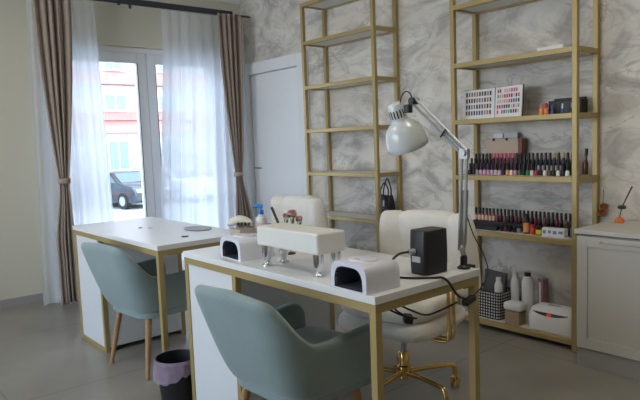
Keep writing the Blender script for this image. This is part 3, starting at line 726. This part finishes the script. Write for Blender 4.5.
# ------------------------------------------------------------------ waste bin
t = empty('waste_bin', (2.632, -2.185, 0), 0, 'black waste bin with lilac liner standing between the two desks', 'waste bin')
b = B(); lathe(b, [(0.080, 0), (0.084, 0.01), (0.100, 0.202), (0.105, 0.208), (0.105, 0.216), (0.097, 0.216), (0.078, 0.012)], 32); obj('bin_body', b, M['black'], t, smooth=True)
b = B(); n = 48; rnd = random.Random(4)
ww = [rnd.uniform(-1, 1) for _ in range(n)]
rings = []
for j, (r, z) in enumerate(((0.094, 0.175), (0.102, 0.2175), (0.108, 0.2175), (0.110, 0.195), (0.115, 0.165), (0.118, 0.135))):
    rings.append([((r + (0.0025 * ww[i] + 0.0025 * math.sin(i * 1.9)) * (j > 2)) * math.cos(2 * PI * i / n), (r + 0.002 * ww[(i * 3) % n] * (j > 2)) * math.sin(2 * PI * i / n), z + (0.026 * math.sin(2 * PI * i / n * 2 + 1) + 0.010 * ww[i]) * (j >= 4)) for i in range(n)])
loft(b, rings, False, False); obj('bin_liner', b, M['bagfilm'], t, smooth=True, auto=False)

# ------------------------------------------------------------------ white cabinet on the right
CX0, CX1, CF, CT = 3.765, 5.10, -0.455, 0.732
t = empty('white_cabinet', ((CX0 + CX1) / 2, CF / 2, 0), 0, 'low white cabinet with panelled doors against marble wall at right', 'cabinet')
ox = (CX0 + CX1) / 2; oy = CF / 2
def cb(name, x0, x1, y0, y1, z0, z1, m, par=t, bev=0.0015): return obj(name, box(B(), x0 - ox, x1 - ox, y0 - oy, y1 - oy, z0, z1), m, par, bevel=bev)
cb('body', CX0 + 0.006, CX1 - 0.006, CF + 0.022, -0.016, 0.10, 0.700, M['cab'])
cb('worktop', CX0 - 0.004, CX1 + 0.004, CF - 0.006, -0.001, 0.708, CT, M['cab'], bev=0.003)
cb('shadow_gap', CX0 + 0.012, CX1 - 0.012, CF + 0.030, -0.018, 0.7005, 0.7075, M['black'], bev=0)
cb('plinth', CX0 + 0.003, CX1 - 0.003, CF + 0.010, -0.016, 0.0, 0.0995, M['plinth'])
xs = [CX0 + 0.006, (CX0 + CX1) / 2, CX1 - 0.006]
for k in range(2):
    x0, x1 = xs[k] + 0.001, xs[k + 1] - 0.001
    b = B(); y0, y1, z0, z1, s = CF - oy, CF + 0.018 - oy, 0.104, 0.698, 0.055
    X0, X1 = x0 - ox, x1 - ox
    box(b, X0, X0 + s, y0, y1, z0, z1); box(b, X1 - s, X1, y0, y1, z0, z1); box(b, X0 + s, X1 - s, y0, y1, z1 - s, z1); box(b, X0 + s, X1 - s, y0, y1, z0, z0 + s)
    d = obj('door', b, M['cab'], t, bevel=0.002)
    obj('door_panel', box(B(), X0 + s + .001, X1 - s - .001, y0 + 0.007, y1 - 0.002, z0 + s + .001, z1 - s - .001), M['cab'], d)
    b = B(); h0 = X0 + 0.13; zz = z1 - 0.022; tube(b, [(h0, y0, zz), (h0, y0 - 0.026, zz), (h0 + 0.20, y0 - 0.026, zz), (h0 + 0.20, y0, zz)], 0.004, 8); obj('door_handle', b, M['steel'], d, smooth=True)
# diffuser with stick
t = empty('stick_holder', (3.842, -0.12, CT + 0.0005), 0, 'small orange holder with a leaning black stick on the white cabinet', 'stick holder')
b = B(); lathe(b, [(0.026, 0), (0.027, 0.006), (0.020, 0.026), (0.010, 0.030)], 8); obj('holder', b, M['orange'], t)
b = B(); tube(b, [(0, 0, 0.03), (0.012, 0, 0.085), (0.065, 0, 0.20)], [0.003, 0.003, 0.0045], 8); st = obj('stick', b, M['amber'], t, smooth=True)
b = B(); cushion(b, 0.044, 0.03, 0.022, (0.012, 0, 0.085), 0.8, 16, 8); obj('knob', b, M['black'], st, smooth=True)
t = empty('dried_flower', (3.706, -0.030, 0.775), 0, 'bunch of copper brown dried flowers hanging between shelving unit and cabinet', 'dried flowers')
b = B(); blossom(b, (-0.004, -0.004, -0.01), 0.030, 40, 3); blossom(b, (0.008, 0, 0.030), 0.026, 30, 5); obj('flower_heads', b, M['copper'], t)
b = B(); tube(b, [(0, 0.0, 0.0), (0.0, 0.012, 0.10), (-0.008, 0.029, 0.125)], 0.002, 6); obj('stem', b, M['leaf'], t)

# ------------------------------------------------------------------ handbag on the left shelf
t = empty('handbag', (2.058, -0.09, top(1)), 0, 'black leather handbag with looped handles on the right end of left shelf', 'handbag')
b = B(); rings = []
for j, (w, d, z) in enumerate(((0.070, 0.034, 0), (0.076, 0.040, 0.02), (0.074, 0.038, 0.09), (0.070, 0.028, 0.14), (0.066, 0.014, 0.165))):
    rings.append([(w * math.copysign(abs(math.cos(a)) ** .4, math.cos(a)), d * math.copysign(abs(math.sin(a)) ** .4, math.sin(a)), z + (0.012 * math.sin(3 * a) if j == 4 else 0)) for a in [2 * PI * i / 28 for i in range(28)]])
loft(b, rings); obj('bag_body', b, M['blackleather'], t, smooth=True)
for dy in (-0.018, 0.014):
    b = B(); tube(b, smoothpath([(-0.035, dy, 0.15), (-0.030, dy - .005, 0.21), (0.005, dy, 0.285 + dy), (0.040, dy + .004, 0.22), (0.040, dy, 0.15)], 7), 0.0055, 8); obj('handle', b, M['blackleather'], t, smooth=True)
b = B(); tube(b, smoothpath([(-0.068, 0, 0.12), (-0.075, -0.01, 0.16), (-0.02, -0.03, 0.175), (0.03, -0.034, 0.14), (0.055, -0.036, 0.06)], 6), 0.007, 8); obj('strap', b, M['blackleather'], t, smooth=True)
obj('tag', box(B(), 0.012, 0.026, -0.046, -0.043, 0.09, 0.135), M['silverlabel'], t)
# pale box low behind the desk
b = B(); box(b, 0, 0.10, -0.05, 0.05, 0, 0.30)

bpy_box = obj('storage_box', b, M['paper'], None, (1.62, -0.14, top(0)), bevel=0.006); tag(bpy_box, 'tall white box on the bottom shelf of the left unit', 'box')
lid = obj('lid', box(B(), -0.003, 0.103, -0.053, 0.053, 0.301, 0.325), M['whitepl'], bpy_box, bevel=0.006)

# ------------------------------------------------------------------ shelf contents, right unit
SX = 2.850
# sheet on the second visible board
b = B(); box(b, -0.10, 0.10, -0.07, 0.07, 0, 0.012); box(b, -0.085, 0.09, -0.06, 0.06, 0.012, 0.030); 
tag(obj('paper_stack', b, M['paper'], None, (3.48, -0.13, top(4)), rot=(0, 0, R(-8)), bevel=0.002), 'low stack of white papers on the shelf above the colour chart', 'papers')
# colour chart
t = empty('colour_chart', (3.078, -0.150, top(3)), 0, 'open two leaf nail colour chart standing on the third shelf down', 'colour chart')
palL = [(0.10, 0.02, 0.03), (0.05, 0.04, 0.05), (0.25, 0.05, 0.06), (0.45, 0.16, 0.12), (0.12, 0.10, 0.10), (0.05, 0.22, 0.20), (0.30, 0.25, 0.22), (0.06, 0.08, 0.20)]
palR = [(0.65, 0.10, 0.18), (0.75, 0.35, 0.32), (0.10, 0.45, 0.35), (0.12, 0.12, 0.35), (0.55, 0.05, 0.12), (0.08, 0.06, 0.08), (0.80, 0.45, 0.50), (0.70, 0.55, 0.45)]
def leaf(x0, x1, y0, y1, h, rows, cols, pal, mar, seed):
    v = Vector((x1 - x0, y1 - y0, 0)); Lg = v.length; rz = math.atan2(v.y, v.x)
    nm = 'chart_leaf'
    b = B(); box(b, 0, Lg, 0, 0.008, 0, h); o = obj(nm, b, M['paper'], t, (x0, y0, 0), rot=(R(-4), 0, rz))
    b = B(); box(b, -0.003, Lg + 0.003, 0.0085, 0.013, 0, h + 0.003); obj('cover', b, M['black'], o)
    rnd = random.Random(seed); b = B(); cols_m = [colmat(c) for c in pal]
    for r in range(rows):
        for c in range(cols):
            if seed == 2 and rnd.random() < 0.12: continue
            mi = (rnd.randrange(len(pal)) if seed == 1 else (r * 3 + (c // 3) * 2 + rnd.randrange(2)) % len(pal))
            cx = mar + (Lg - 2 * mar) * (c + 0.5) / cols; cz = 0.02 + (h - 0.03) * (r + 0.5) / rows
            w = (Lg - 2 * mar) / cols * 0.27; hh = (h - 0.03) / rows * 0.34
            box(b, cx - w, cx + w, -0.003, -0.0005, cz - hh, cz + hh, mi)
    obj('colour_chips', b, cols_m, o)
leaf(-0.238, -0.002, -0.005, 0.0, 0.190, 4, 10, palL, 0.02, 1)
leaf(0.002, 0.215, 0.0, -0.045, 0.190, 5, 10, palR, 0.014, 2)

bottle_meshes = {}
def bottle(x, y, z, body, cap, label, group, rb=0.0115, hb=0.045, rc=0.0075, hc=0.036, cat='bottle', name='polish_bottle', band=None, rz=0):
    k = (rb, hb, rc, hc)
    if k not in bottle_meshes:
        b = B(); lathe(b, [(rb * 0.9, 0), (rb, 0.002), (rb, hb * 0.82), (rb * 0.6, hb * 0.97), (rb * 0.5, hb)], 12)
        me = bpy.data.meshes.new('polish_bottle'); bmesh.ops.recalc_face_normals(b, faces=b.faces); b.to_mesh(me); b.free()
        b = B(); lathe(b, [(rc, hb + .0002), (rc, hb + hc * 0.9), (rc * 0.8, hb + hc)], 10)
        mc = bpy.data.meshes.new('cap'); bmesh.ops.recalc_face_normals(b, faces=b.faces); b.to_mesh(mc); b.free()
        for m_ in (me, mc):
            for p in m_.polygons: p.use_smooth = True
            m_.set_sharp_from_angle(angle=R(45)); m_.materials.append(M['black'])
        bottle_meshes[k] = (me, mc)
    me, mc = bottle_meshes[k]
    o = bpy.data.objects.new(name, me); C.objects.link(o); o.location = (x, y, z); o.rotation_euler = (0, 0, rz)
    c = bpy.data.objects.new('cap', mc); C.objects.link(c); c.parent = o
    for q, m_ in ((o, body), (c, cap)):
        q.material_slots[0].link = 'OBJECT'; q.material_slots[0].material = m_
    tag(o, label, cat, group)
    if band:
        kb = ('band', rb)
        if kb not in bottle_meshes:
            b = B(); n = 12; loft(b, [[((rb + .0006) * math.cos(2 * PI * i / n), (rb + .0006) * math.sin(2 * PI * i / n), zz) for i in range(n)] for zz in (hb * .12, hb * .78)], False, False)
            mb = bpy.data.meshes.new('label'); b.to_mesh(mb); b.free(); mb.materials.append(M['paper']); bottle_meshes[kb] = mb
        l = bpy.data.objects.new('label', bottle_meshes[kb]); C.objects.link(l); l.parent = o; l.material_slots[0].link = 'OBJECT'; l.material_slots[0].material = band
    return o
DK = (0.012, 0.012, 0.016)
cols = {'pink': (0.72, 0.32, 0.42), 'lilac': (0.55, 0.42, 0.68), 'rose': (0.62, 0.22, 0.32), 'orange': (0.85, 0.35, 0.16), 'cream': (0.78, 0.70, 0.58), 'green': (0.03, 0.20, 0.08),
        'white': (0.80, 0.80, 0.78), 'red': (0.50, 0.03, 0.05), 'grey': (0.30, 0.30, 0.33), 'black': DK, 'purple': (0.16, 0.06, 0.20), 'brown': (0.20, 0.08, 0.05), 'peach': (0.82, 0.52, 0.42), 'blue': (0.05, 0.10, 0.35), 'wine': (0.20, 0.02, 0.05)}
blk = M['black']
# ---- shelf 4 (bottles with coloured glass)
z4 = top(2)
for nm, y0, h in (('front', -0.152, 0.022), ('rear', -0.112, 0.050)):
    b = B(); box(b, 0, 0.700, 0, 0.034 if nm == 'front' else 0.036, 0, h)
    tag(obj('display_step', b, M['clear'] if 0 else mat('dark_acrylic', (0.05, 0.05, 0.055), 0.2), None, (2.885, y0, z4)), f'low dark {"middle" if nm == "front" else "rear"} display step under polish bottles on the fourth shelf', 'display step', 'dark display steps')
row = ['black', 'black', 'black', 'grey', 'pink', 'lilac', 'pink', 'lilac', 'peach', 'lilac', 'black', 'orange', 'cream', 'rose', 'green', 'black', 'green', 'white', 'red', 'black', 'white', 'brown', 'black', 'white', 'black', 'white']
for i, c in enumerate(row):
    bottle(2.882 + i * 0.0277, -0.178, z4, colmat(cols[c]), blk, f'{c} polish bottle with black cap, {ORD[i]} from left in the front row of fourth shelf', 'front row of polish bottles on the fourth shelf', hb=0.032, hc=0.040)
for i in range(25):
    c = ['black', 'wine', 'black', 'black', 'purple', 'black', 'wine'][i % 7] if i < 17 else 'black'
    w = 17 <= i <= 22
    bottle(2.892 + i * 0.0277, -0.135, z4 + 0.0225, colmat(cols[c]), blk, f'dark polish bottle{" with white label" if w else ""}, {ORD[i]} from left in the middle row of fourth shelf', 'middle row of polish bottles on the fourth shelf', band=M['paper'] if w else None)
for i in range(25):
    pk = 5 <= i <= 10
    gd = i in (20, 22)
    cp = M['pinkc'] if pk else (colmat((0.62, 0.42, 0.18)) if gd else blk)
    bottle(2.896 + i * 0.0277, -0.094, z4 + 0.0505, colmat(cols['rose' if pk else ('black', 'purple', 'blue', 'black', 'black')[i % 5]]), cp, f'polish bottle with {"pink" if pk else ("gold" if gd else "black")} cap, {ORD[i]} from left in the rear row of fourth shelf', 'rear row of polish bottles on the fourth shelf')
# kraft bag with papers behind
t = empty('gift_bag', (3.08, -0.048, z4), 0, 'pale kraft gift bag with white papers behind the pink capped bottles', 'gift bag')
obj('bag_body', box(B(), -0.125, 0.115, -0.024, 0.024, 0, 0.225), M['kraft'], t, bevel=0.003)
obj('side_fold', box(B(), 0.116, 0.140, -0.022, 0.022, 0, 0.222), mat('brown_red_card', (0.28, 0.10, 0.08), 0.7), t, bevel=0.002)
obj('paper', box(B(), -0.07, -0.005, -0.008, -0.004, 0.2255, 0.258), M['paper'], t); obj('paper', box(B(), 0.0, 0.095, 0.0, 0.004, 0.2255, 0.262), M['silverlabel'], t)
for xx in (-0.06, 0.035): obj('clip', box(B(), xx - .007, xx + .007, -0.0285, -0.0242, 0.21, 0.228), M['black'], t)
# dark bottle leaning beyond the front post
b = B(); lathe(b, [(0.014, 0), (0.016, 0.003), (0.016, 0.06), (0.007, 0.085), (0.007, 0.11)], 14); o = obj('polish_bottle', b, M['amber'], None, (3.618, -0.062, z4 + 0.002), smooth=True, rot=(0, R(4), 0)); tag(o, 'tall dark brown bottle at the right end of the fourth shelf', 'bottle')
b = B(); lathe(b, [(0.009, 0.1102), (0.009, 0.15)], 12); obj('cap', b, blk, o, smooth=True)
# ---- shelf 3: black case and bottles
z3 = top(3)
t = empty('black_case', (3.53, -0.085, z3), 0, 'black open tool case behind orange bottles on the third shelf', 'case')
obj('case_body', box(B(), -0.105, 0.095, -0.035, 0.045, 0, 0.080), M['black'], t, bevel=0.005)
obj('case_lid', box(B(), -0.10, 0.09, 0.02, 0.045, 0.0805, 0.094), M['black'], t, bevel=0.004, rot=None)
for i, (x, c, cp, hb) in enumerate(((3.415, 'orange', 'rose', 0.038), (3.447, 'orange', 'red', 0.038), (3.482, 'blue', 'blue', 0.025), (3.545, 'blue', 'white', 0.030), (3.600, 'black', 'grey', 0.030))):
    lab = ['orange bottle with pink cap, leftmost in front of the black case', 'orange bottle with red cap, second in front of the black case', 'small blue bottle in front of the black case', 'small blue bottle with white cap before the black case', 'small black bottle with grey cap near the shelf post'][i]
    bottle(x, -0.178, z3, colmat((0.85, 0.28, 0.07) if c == 'orange' else cols[c]), colmat(cols[cp]), lab, None, rb=0.0145 if i < 2 else 0.009, hb=hb, rc=0.009 if i < 2 else 0.005, hc=0.028)
# ---- shelf 5
z5 = top(1)
b = B(); box(b, 0, 0.69, 0, 0.06, 0, 0.045); tag(obj('display_step', b, mat('black_step', (0.02, 0.02, 0.022), 0.4), None, (2.89, -0.13, z5)), 'black display step under the bottle rows on the fifth shelf', 'display step')
for i in range(25):
    red = i < 6
    bd = colmat((0.66, 0.48, 0.36)) if red else colmat(cols[('black', 'wine', 'black', 'brown', 'black')[i % 5]])
    bottle(2.905 + i * 0.0272, -0.112, z5 + 0.0455, colmat(cols['red']) if red else bd, blk, f'{"red polish bottle with cream label" if red else "dark polish bottle"}, {ORD[i]} from left in the raised row of fifth shelf', 'raised row of polish bottles on the fifth shelf', band=colmat((0.68, 0.52, 0.38)) if red else None, hb=0.046, hc=0.038, rb=0.0108)
b = B(); box(b, -0.11, 0.11, -0.018, 0.018, 0, 0.026); tag(obj('polish_tray', b, M['black'], None, (3.01, -0.185, z5), bevel=0.003), 'flat black tray at the left front of the fifth shelf', 'tray')
for i in range(5):
    bottle(3.145 + i * 0.030, -0.180, z5, colmat(cols[('black', 'wine', 'black', 'black', 'grey')[i]]), blk, f'short dark pot, {ORD[i]} from left beside the flat black tray', 'short dark pots on the fifth shelf', rb=0.0135, hb=0.026, rc=0.0125, hc=0.012, cat='pot', name='gel_pot')
bottle(3.318, -0.185, z5, colmat((0.03, 0.015, 0.01)), blk, 'dark jar with orange label at the front of the fifth shelf', None, rb=0.0185, hb=0.085, rc=0.011, hc=0.035, cat='jar', name='polish_jar', band=colmat((0.80, 0.34, 0.12)))
bottle(3.362, -0.185, z5, colmat((0.62, 0.06, 0.02)), M['redp'], 'short red jar between the orange and yellow labelled jars', None, rb=0.017, hb=0.045, rc=0.016, hc=0.012, cat='jar', name='polish_jar')
bottle(3.404, -0.190, z5, colmat((0.02, 0.02, 0.02)), blk, 'low black jar with yellow label on the fifth shelf', None, rb=0.019, hb=0.042, rc=0.017, hc=0.012, cat='jar', name='polish_jar', band=colmat((0.72, 0.62, 0.06)))
t = obj('card_box', box(B(), -0.07, 0.07, -0.022, 0.022, 0, 0.048), M['paper'], None, (3.50, -0.182, z5), bevel=0.002); tag(t, 'white and blue long box at the right front of fifth shelf', 'box')
b = B()
for k, (x0, x1) in enumerate(((-0.062, -0.045), (-0.03, -0.012), (0.0, 0.022), (0.035, 0.06))): box(b, x0, x1, -0.0235, -0.0222, 0.014 + 0.004 * (k % 2), 0.034)
obj('print', b, colmat((0.20, 0.24, 0.55)), t)
t = obj('card_box', box(B(), -0.055, 0.055, -0.018, 0.018, 0, 0.07), M['grey'], None, (3.565, -0.134, z5), bevel=0.002) if 0 else None
bottle(3.605, -0.178, z5, colmat((0.10, 0.10, 0.11)), blk, 'dark tube beside the front post on the fifth shelf', None, rb=0.013, hb=0.06, rc=0.01, hc=0.03, cat='bottle')

# ---- bottom shelf
z6 = top(0)
t = empty('woven_basket', (3.020, -0.145, z6), 0, 'black and white woven basket at the left of bottom shelf', 'basket')
b = B(); prof = [(0.125, 0.075, 0), (0.138, 0.086, 0.175), (0.134, 0.082, 0.175), (0.121, 0.071, 0.006)]
rings = [[(w * math.copysign(abs(math.cos(a)) ** .25, math.cos(a)), d * math.copysign(abs(math.sin(a)) ** .25, math.sin(a)), z) for a in [2 * PI * i / 40 for i in range(40)]] for w, d, z in prof]
loft(b, rings); obj('basket_body', b, M['weave'], t)
b = B(); tube(b, [(0.136 * math.copysign(abs(math.cos(a)) ** .25, math.cos(a)), 0.084 * math.copysign(abs(math.sin(a)) ** .25, math.sin(a)), 0.177) for a in [2 * PI * i / 40 for i in range(41)]], 0.004, 6); obj('rim', b, M['black'], t)
t = obj('grey_folder', box(B(), -0.075, 0.085, -0.012, 0.012, 0, 0.27), M['grey'], None, (3.01, -0.098, z6 + 0.014), bevel=0.004, rot=(R(-2), R(5), 0)); tag(t, 'dark grey folder standing upright in the woven basket', 'folder')
b = B(); rnd = random.Random(3)
for k in range(5):
    vs = []
rings = [[(0.035 * math.cos(a) * k, 0.022 * math.sin(a) * k, z) for a in [2 * PI * i / 10 for i in range(10)]] for k, z in ((0.8, 0), (1, 0.04), (1.1, 0.12), (0.9, 0.17), (0.5, 0.195))]
loft(b, rings); t = obj('tissue_pack', b, M['paper'], None, (2.935, -0.172, z6 + 0.012), rot=(0, R(-10), 0)); tag(t, 'crumpled white tissue pack at the left inside woven basket', 'tissues')
def sbottle(x, y, z, r, h, rn, hn, m, mc, label, name='lotion_bottle'):
    b = B(); lathe(b, [(r * .92, 0), (r, 0.004), (r, h * 0.86), (r * 0.8, h * 0.95), (rn, h)], 20); o = obj(name, b, m, None, (x, y, z), smooth=True); tag(o, label, 'bottle')
    b = B(); lathe(b, [(rn * 1.1, h + .0003), (rn * 1.1, h + hn)], 14); obj('cap', b, mc, o, smooth=True); return o
sbottle(3.110, -0.170, z6 + 0.008, 0.026, 0.235, 0.015, 0.022, M['whitepl'], M['whitepl'], 'shorter white bottle at the right inside the woven basket')
sbottle(3.190, -0.110, z6, 0.026, 0.270, 0.015, 0.030, M['whitepl'], M['whitepl'], 'slim all white bottle standing right of the woven basket')
sbottle(3.282, -0.115, z6, 0.036, 0.290, 0.018, 0.022, M['whitepl'], M['black'], 'tall white bottle with black cap beside the woven basket')
t = obj('pink_box', box(B(), -0.020, 0.020, -0.025, 0.025, 0, 0.275), M['pinkbox'], None, (3.352, -0.055, z6), bevel=0.002, rot=(0, 0, R(-10))); tag(t, 'tall pink and white striped box behind the white sterilizer', 'box')
obj('stripe', box(B(), -0.012, 0.004, -0.0265, -0.0252, 0.02, 0.255), M['paper'], t)
t = empty('cotton_box', (3.252, -0.208, z6), 0, 'clear box of tan supplies with thick white lid before the basket', 'box')
obj('box_body', box(B(), -0.050, 0.050, -0.038, 0.038, 0, 0.085), M['amberfill'], t, bevel=0.004)
b = B(); cushion(b, 0.125, 0.09, 0.055, (0, 0, 0.113), 0.35, 28, 8); obj('lid', b, M['whitepl'], t, smooth=True)
t = empty('sterilizer', (3.488, -0.155, z6), R(1), 'white sterilizer machine with black curved display on bottom shelf', 'sterilizer')
b = B(); rings = []
for w, d, z in ((0.136, 0.084, 0.004), (0.142, 0.085, 0.015), (0.142, 0.085, 0.10), (0.128, 0.060, 0.132), (0.10, 0.035, 0.146)):
    rings.append([(w * math.copysign(abs(math.cos(a)) ** .35, math.cos(a)), d * math.copysign(abs(math.sin(a)) ** .35, math.sin(a)), z) for a in [2 * PI * i / 40 for i in range(40)]])
loft(b, rings); obj('casing', b, M['whitepl'], t, smooth=True)
b = B()
def front(x, z):       # point on the front face of the sterilizer, just proud of it
    k = 0.0 if z < 0.10 else (z - 0.10) / 0.032
    w = lerp(0.142, 0.128, k); d = lerp(0.085, 0.060, k)
    cx = max(-.999, min(.999, x / w)); c = math.copysign(abs(cx) ** (1 / .35), cx); a = math.acos(c)
    return (x, -d * abs(math.sin(a)) ** .35 - 0.0012, z)
N_ = 24; top_, bot_ = [], []
for i in range(N_ + 1):
    s = i / N_; x = lerp(-0.100, 0.112, s); sag = 0.018 * (1 - (2 * s - 1) ** 2)
    top_.append(front(x, 0.116)); bot_.append(front(x, 0.112 - sag * 0.75))
loft(b, [bot_, top_], False, False, closed=False); obj('display_panel', b, M['black'], t, smooth=True)
b = B()
pp = [front(x, z) for x, z in ((-0.012, 0.078), (0.020, 0.078), (0.020, 0.090), (-0.012, 0.090))]
bb = B()
for k in range(2):                      # two red seven segment digits
    x0 = -0.010 + k * 0.014; 
    for (a0, a1, c0, c1) in ((0, .010, 0, .0022), (0, .010, .007, .0092), (0, .010, .014, .0162), (0, .0024, 0, .0162), (.0076, .010, 0, .0162)):
        q = [front(x0 + xx, 0.0995 + zz * .8) for xx, zz in ((a0, c0), (a1, c0), (a1, c1), (a0, c1))]
        bb.faces.new([bb.verts.new((p[0], p[1] - 0.001, p[2])) for p in q])
obj('red_digits', bb, M['ledred'], t)
b.free()
b = B(); tube(b, smoothpath([(-0.035, 0.0, 0.147), (-0.035, -0.01, 0.150), (0, -0.018, 0.151), (0.035, -0.01, 0.150), (0.035, 0.0, 0.147)], 5), 0.003, 8); obj('lid_handle', b, M['greyplate'], t, smooth=True)

# ------------------------------------------------------------------ outside the window
tag(obj('street_ground', box(B(), -70, -0.3, -40, 60, -1.30, -1.10), M['road']), kind='structure')
FX = -22.0
t = empty('apartment_building', (FX, 8, -1.10), 0, 'pale apartment building with red tiled bands across the street', 'building')
def fb(name, x0, x1, y0, y1, z0, z1, m, par=t): return obj(name, box(B(), x0, x1, y0 - 8, y1 - 8, z0 + 1.1, z1 + 1.1), m, par)
fb('wall', -8, 0, -14, 26, -1.1, 9.5, M['facade'])
def sloped(y0, y1, z0, z1, d):
    b = B(); y0 -= 8; y1 -= 8; z0 += 1.1; z1 += 1.1
    vs = [b.verts.new(p) for p in ((0, y0, z0), (d, y0, z0), (0, y0, z1), (0, y1, z0), (d, y1, z0), (0, y1, z1))]
    for f in ((0, 1, 2), (3, 5, 4), (0, 3, 4, 1), (1, 4, 5, 2), (0, 2, 5, 3)): b.faces.new([vs[i] for i in f])
    return obj('roof_band', b, M['tileroof'], t)
sloped(-14, 26, 4.15, 4.78, 0.5); sloped(-14, 26, 2.55, 2.95, 0.5)
fb('pink_ledge', 0, 0.3, -14, 26, 2.0, 2.54, M['facade2'])
fb('grey_band', 0, 0.06, -14, 26, 0.32, 0.95, M['greywall'])
fb('lower_ledge', 0, 0.25, -14, 26, -0.13, 0.25, M['facade2'])
fb('ground_floor', 0, 0.05, -14, 26, -1.1, -0.14, M['greywall'])
for k in range(9):
    y = 7.45 + (k - 4) * 2.6
    for (z0, z1, w) in ((0.34, 1.62, 0.44), (3.05, 3.70, 0.46), (4.85, 6.1, 0.40)):
        f = fb('window_frame', 0.02, 0.10, y - w - .06, y + w + .06, z0 - .05, z1 + .06, M['carwhite'])
        b = B(); box(b, 0.101, 0.115, y - w - 8, y - 0.03 - 8, z0 + 1.1, z1 + 1.1); box(b, 0.101, 0.115, y + .03 - 8, y + w - 8, z0 + 1.1, z1 + 1.1); obj('pane', b, M['winpane'], f)

def car(label, loc, rz, m, H=1.45, L=4.4):
    t = empty('parked_car', loc, rz, label, 'car', 'parked cars across the street')
    prof = [(-L / 2, .35), (-L / 2, .75), (-L / 2 + .15, .95), (-L * .40, 1.0), (-L * .28, H - .04), (-.10, H), (L * .10, H - .04), (L * .24, 1.02), (L * .44, .90), (L / 2, .70), (L / 2, .35), (L / 2 - .2, .25), (-L / 2 + .2, .25)]
    b = B(); rings = []
    for y, k in ((-.85, .93), (-.80, 1), (.80, 1), (.85, .93)):
        rings.append([(x * (1 if abs(y) < .83 else .99), y if z < 1.03 else y * .84, z if z < .3 else .25 + (z - .25) * k) for x, z in prof])
    loft(b, rings); obj('body', b, m, t, bevel=0.03, smooth=True)
    b = B()
    for s in (-1, 1):
        b.faces.new([b.verts.new((x, s * y, z)) for x, y, z in ((-L * .36, .835, 1.03), (L * .20, .835, 1.03), (L * .08, .725, H - .10), (-L * .26, .725, H - .10))])
    b.faces.new([b.verts.new(p) for p in ((L * .245, -.70, 1.03), (L * .245, .70, 1.03), (L * .115, .62, H - .06), (L * .115, -.62, H - .06))])
    b.faces.new([b.verts.new(p) for p in ((-L * .405, -.70, 1.03), (-L * .405, .70, 1.03), (-L * .29, .62, H - .08), (-L * .29, -.62, H - .08))])
    obj('windows', b, M['carglass'], t)
    for sx in (-1, 1):
        for sy in (-1, 1):
            b = B(); tube(b, [(sx * L * .30, sy * .70, .32), (sx * L * .30, sy * .88, .32)], .32, 24); w = obj('wheel', b, M['tyre'], t, smooth=True)
            b = B(); tube(b, [(sx * L * .30, sy * .881, .32), (sx * L * .30, sy * .89, .32)], .19, 16); obj('hubcap', b, M['steel'], w)
    for s in (-1, 1): obj('headlight', box(B(), L / 2 - .10, L / 2 + .01, s * .62 - .16, s * .62 + .16, .66, .78), M['carwhite'], t, bevel=.02)
    obj('grille', box(B(), L / 2 - .03, L / 2 + .012, -.36, .36, .45, .62), M['chrome'], t)
    return t
car('dark car parked across the street, seen through the left window pane', (-19.2, 6.35, -1.10), R(12), M['cardark'])
car('white car parked across the street behind the sheer curtain', (-19.3, 9.0, -1.10), R(4), M['carwhite'])

# ------------------------------------------------------------------ light, world, camera
w = bpy.data.worlds.new('world'); S.world = w; w.use_nodes = True
nt = w.node_tree; bg = nt.nodes['Background']
tc = nt.nodes.new('ShaderNodeTexCoord'); sx = nt.nodes.new('ShaderNodeSeparateXYZ'); nt.links.new(tc.outputs['Generated'], sx.inputs[0])
cr = nt.nodes.new('ShaderNodeValToRGB'); e = cr.color_ramp.elements; e[0].position = 0.0; e[0].color = (0.92, 0.95, 1.0, 1); e[1].position = 0.6; e[1].color = (0.55, 0.72, 1.0, 1)
nt.links.new(sx.outputs[2], cr.inputs[0]); nt.links.new(cr.outputs[0], bg.inputs[0]); bg.inputs[1].default_value = 3.0
sun = bpy.data.lights.new('sun', 'SUN'); sun.energy = 0.5; sun.angle = R(2); sun.color = (1, 0.96, 0.9)
so = bpy.data.objects.new('sun', sun); C.objects.link(so)
so.rotation_euler = Vector((-0.62, -0.30, -0.72)).to_track_quat('-Z', 'Y').to_euler()
def portal(loc, rot, sx_, sy_):
    l = bpy.data.lights.new('window_portal', 'AREA'); l.shape = 'RECTANGLE'; l.size = sx_; l.size_y = sy_; l.cycles.is_portal = True
    o = bpy.data.objects.new('window_portal', l); C.objects.link(o); o.location = loc; o.rotation_euler = rot
portal((-0.16, (WY0 + WY1) / 2, WZ / 2), Vector((1, 0, 0)).to_track_quat('-Z', 'Z').to_euler(), WY1 - WY0, WZ)
portal(((WX0 + WX1) / 2, YB - 0.12, 1.5), Vector((0, 1, 0)).to_track_quat('-Z', 'Z').to_euler(), WX1 - WX0, 2.0)

cam = bpy.data.cameras.new('camera'); co = bpy.data.objects.new('camera', cam); C.objects.link(co); S.camera = co
yaw, pi_, ro, F = 0.874, -0.095, -0.038, 607.727
fw = Vector((-math.sin(yaw) * math.cos(pi_), math.cos(yaw) * math.cos(pi_), math.sin(pi_)))
r = Vector((math.cos(yaw), math.sin(yaw), 0)); u = r.cross(fw)
r2 = r * math.cos(ro) + u * math.sin(ro); u2 = -r * math.sin(ro) + u * math.cos(ro)
mt = Matrix((r2, u2, -fw)).transposed().to_4x4(); mt.translation = Vector((5.317, -3.48, 1.232)); co.matrix_world = mt
cam.sensor_width = 36; cam.lens = F * 36 / 640; cam.clip_start = 0.05; cam.clip_end = 300
S.view_settings.view_transform = 'Standard'; S.view_settings.look = 'None'; S.view_settings.gamma = 1; S.view_settings.use_curve_mapping = False
S.view_settings.exposure = 1.42
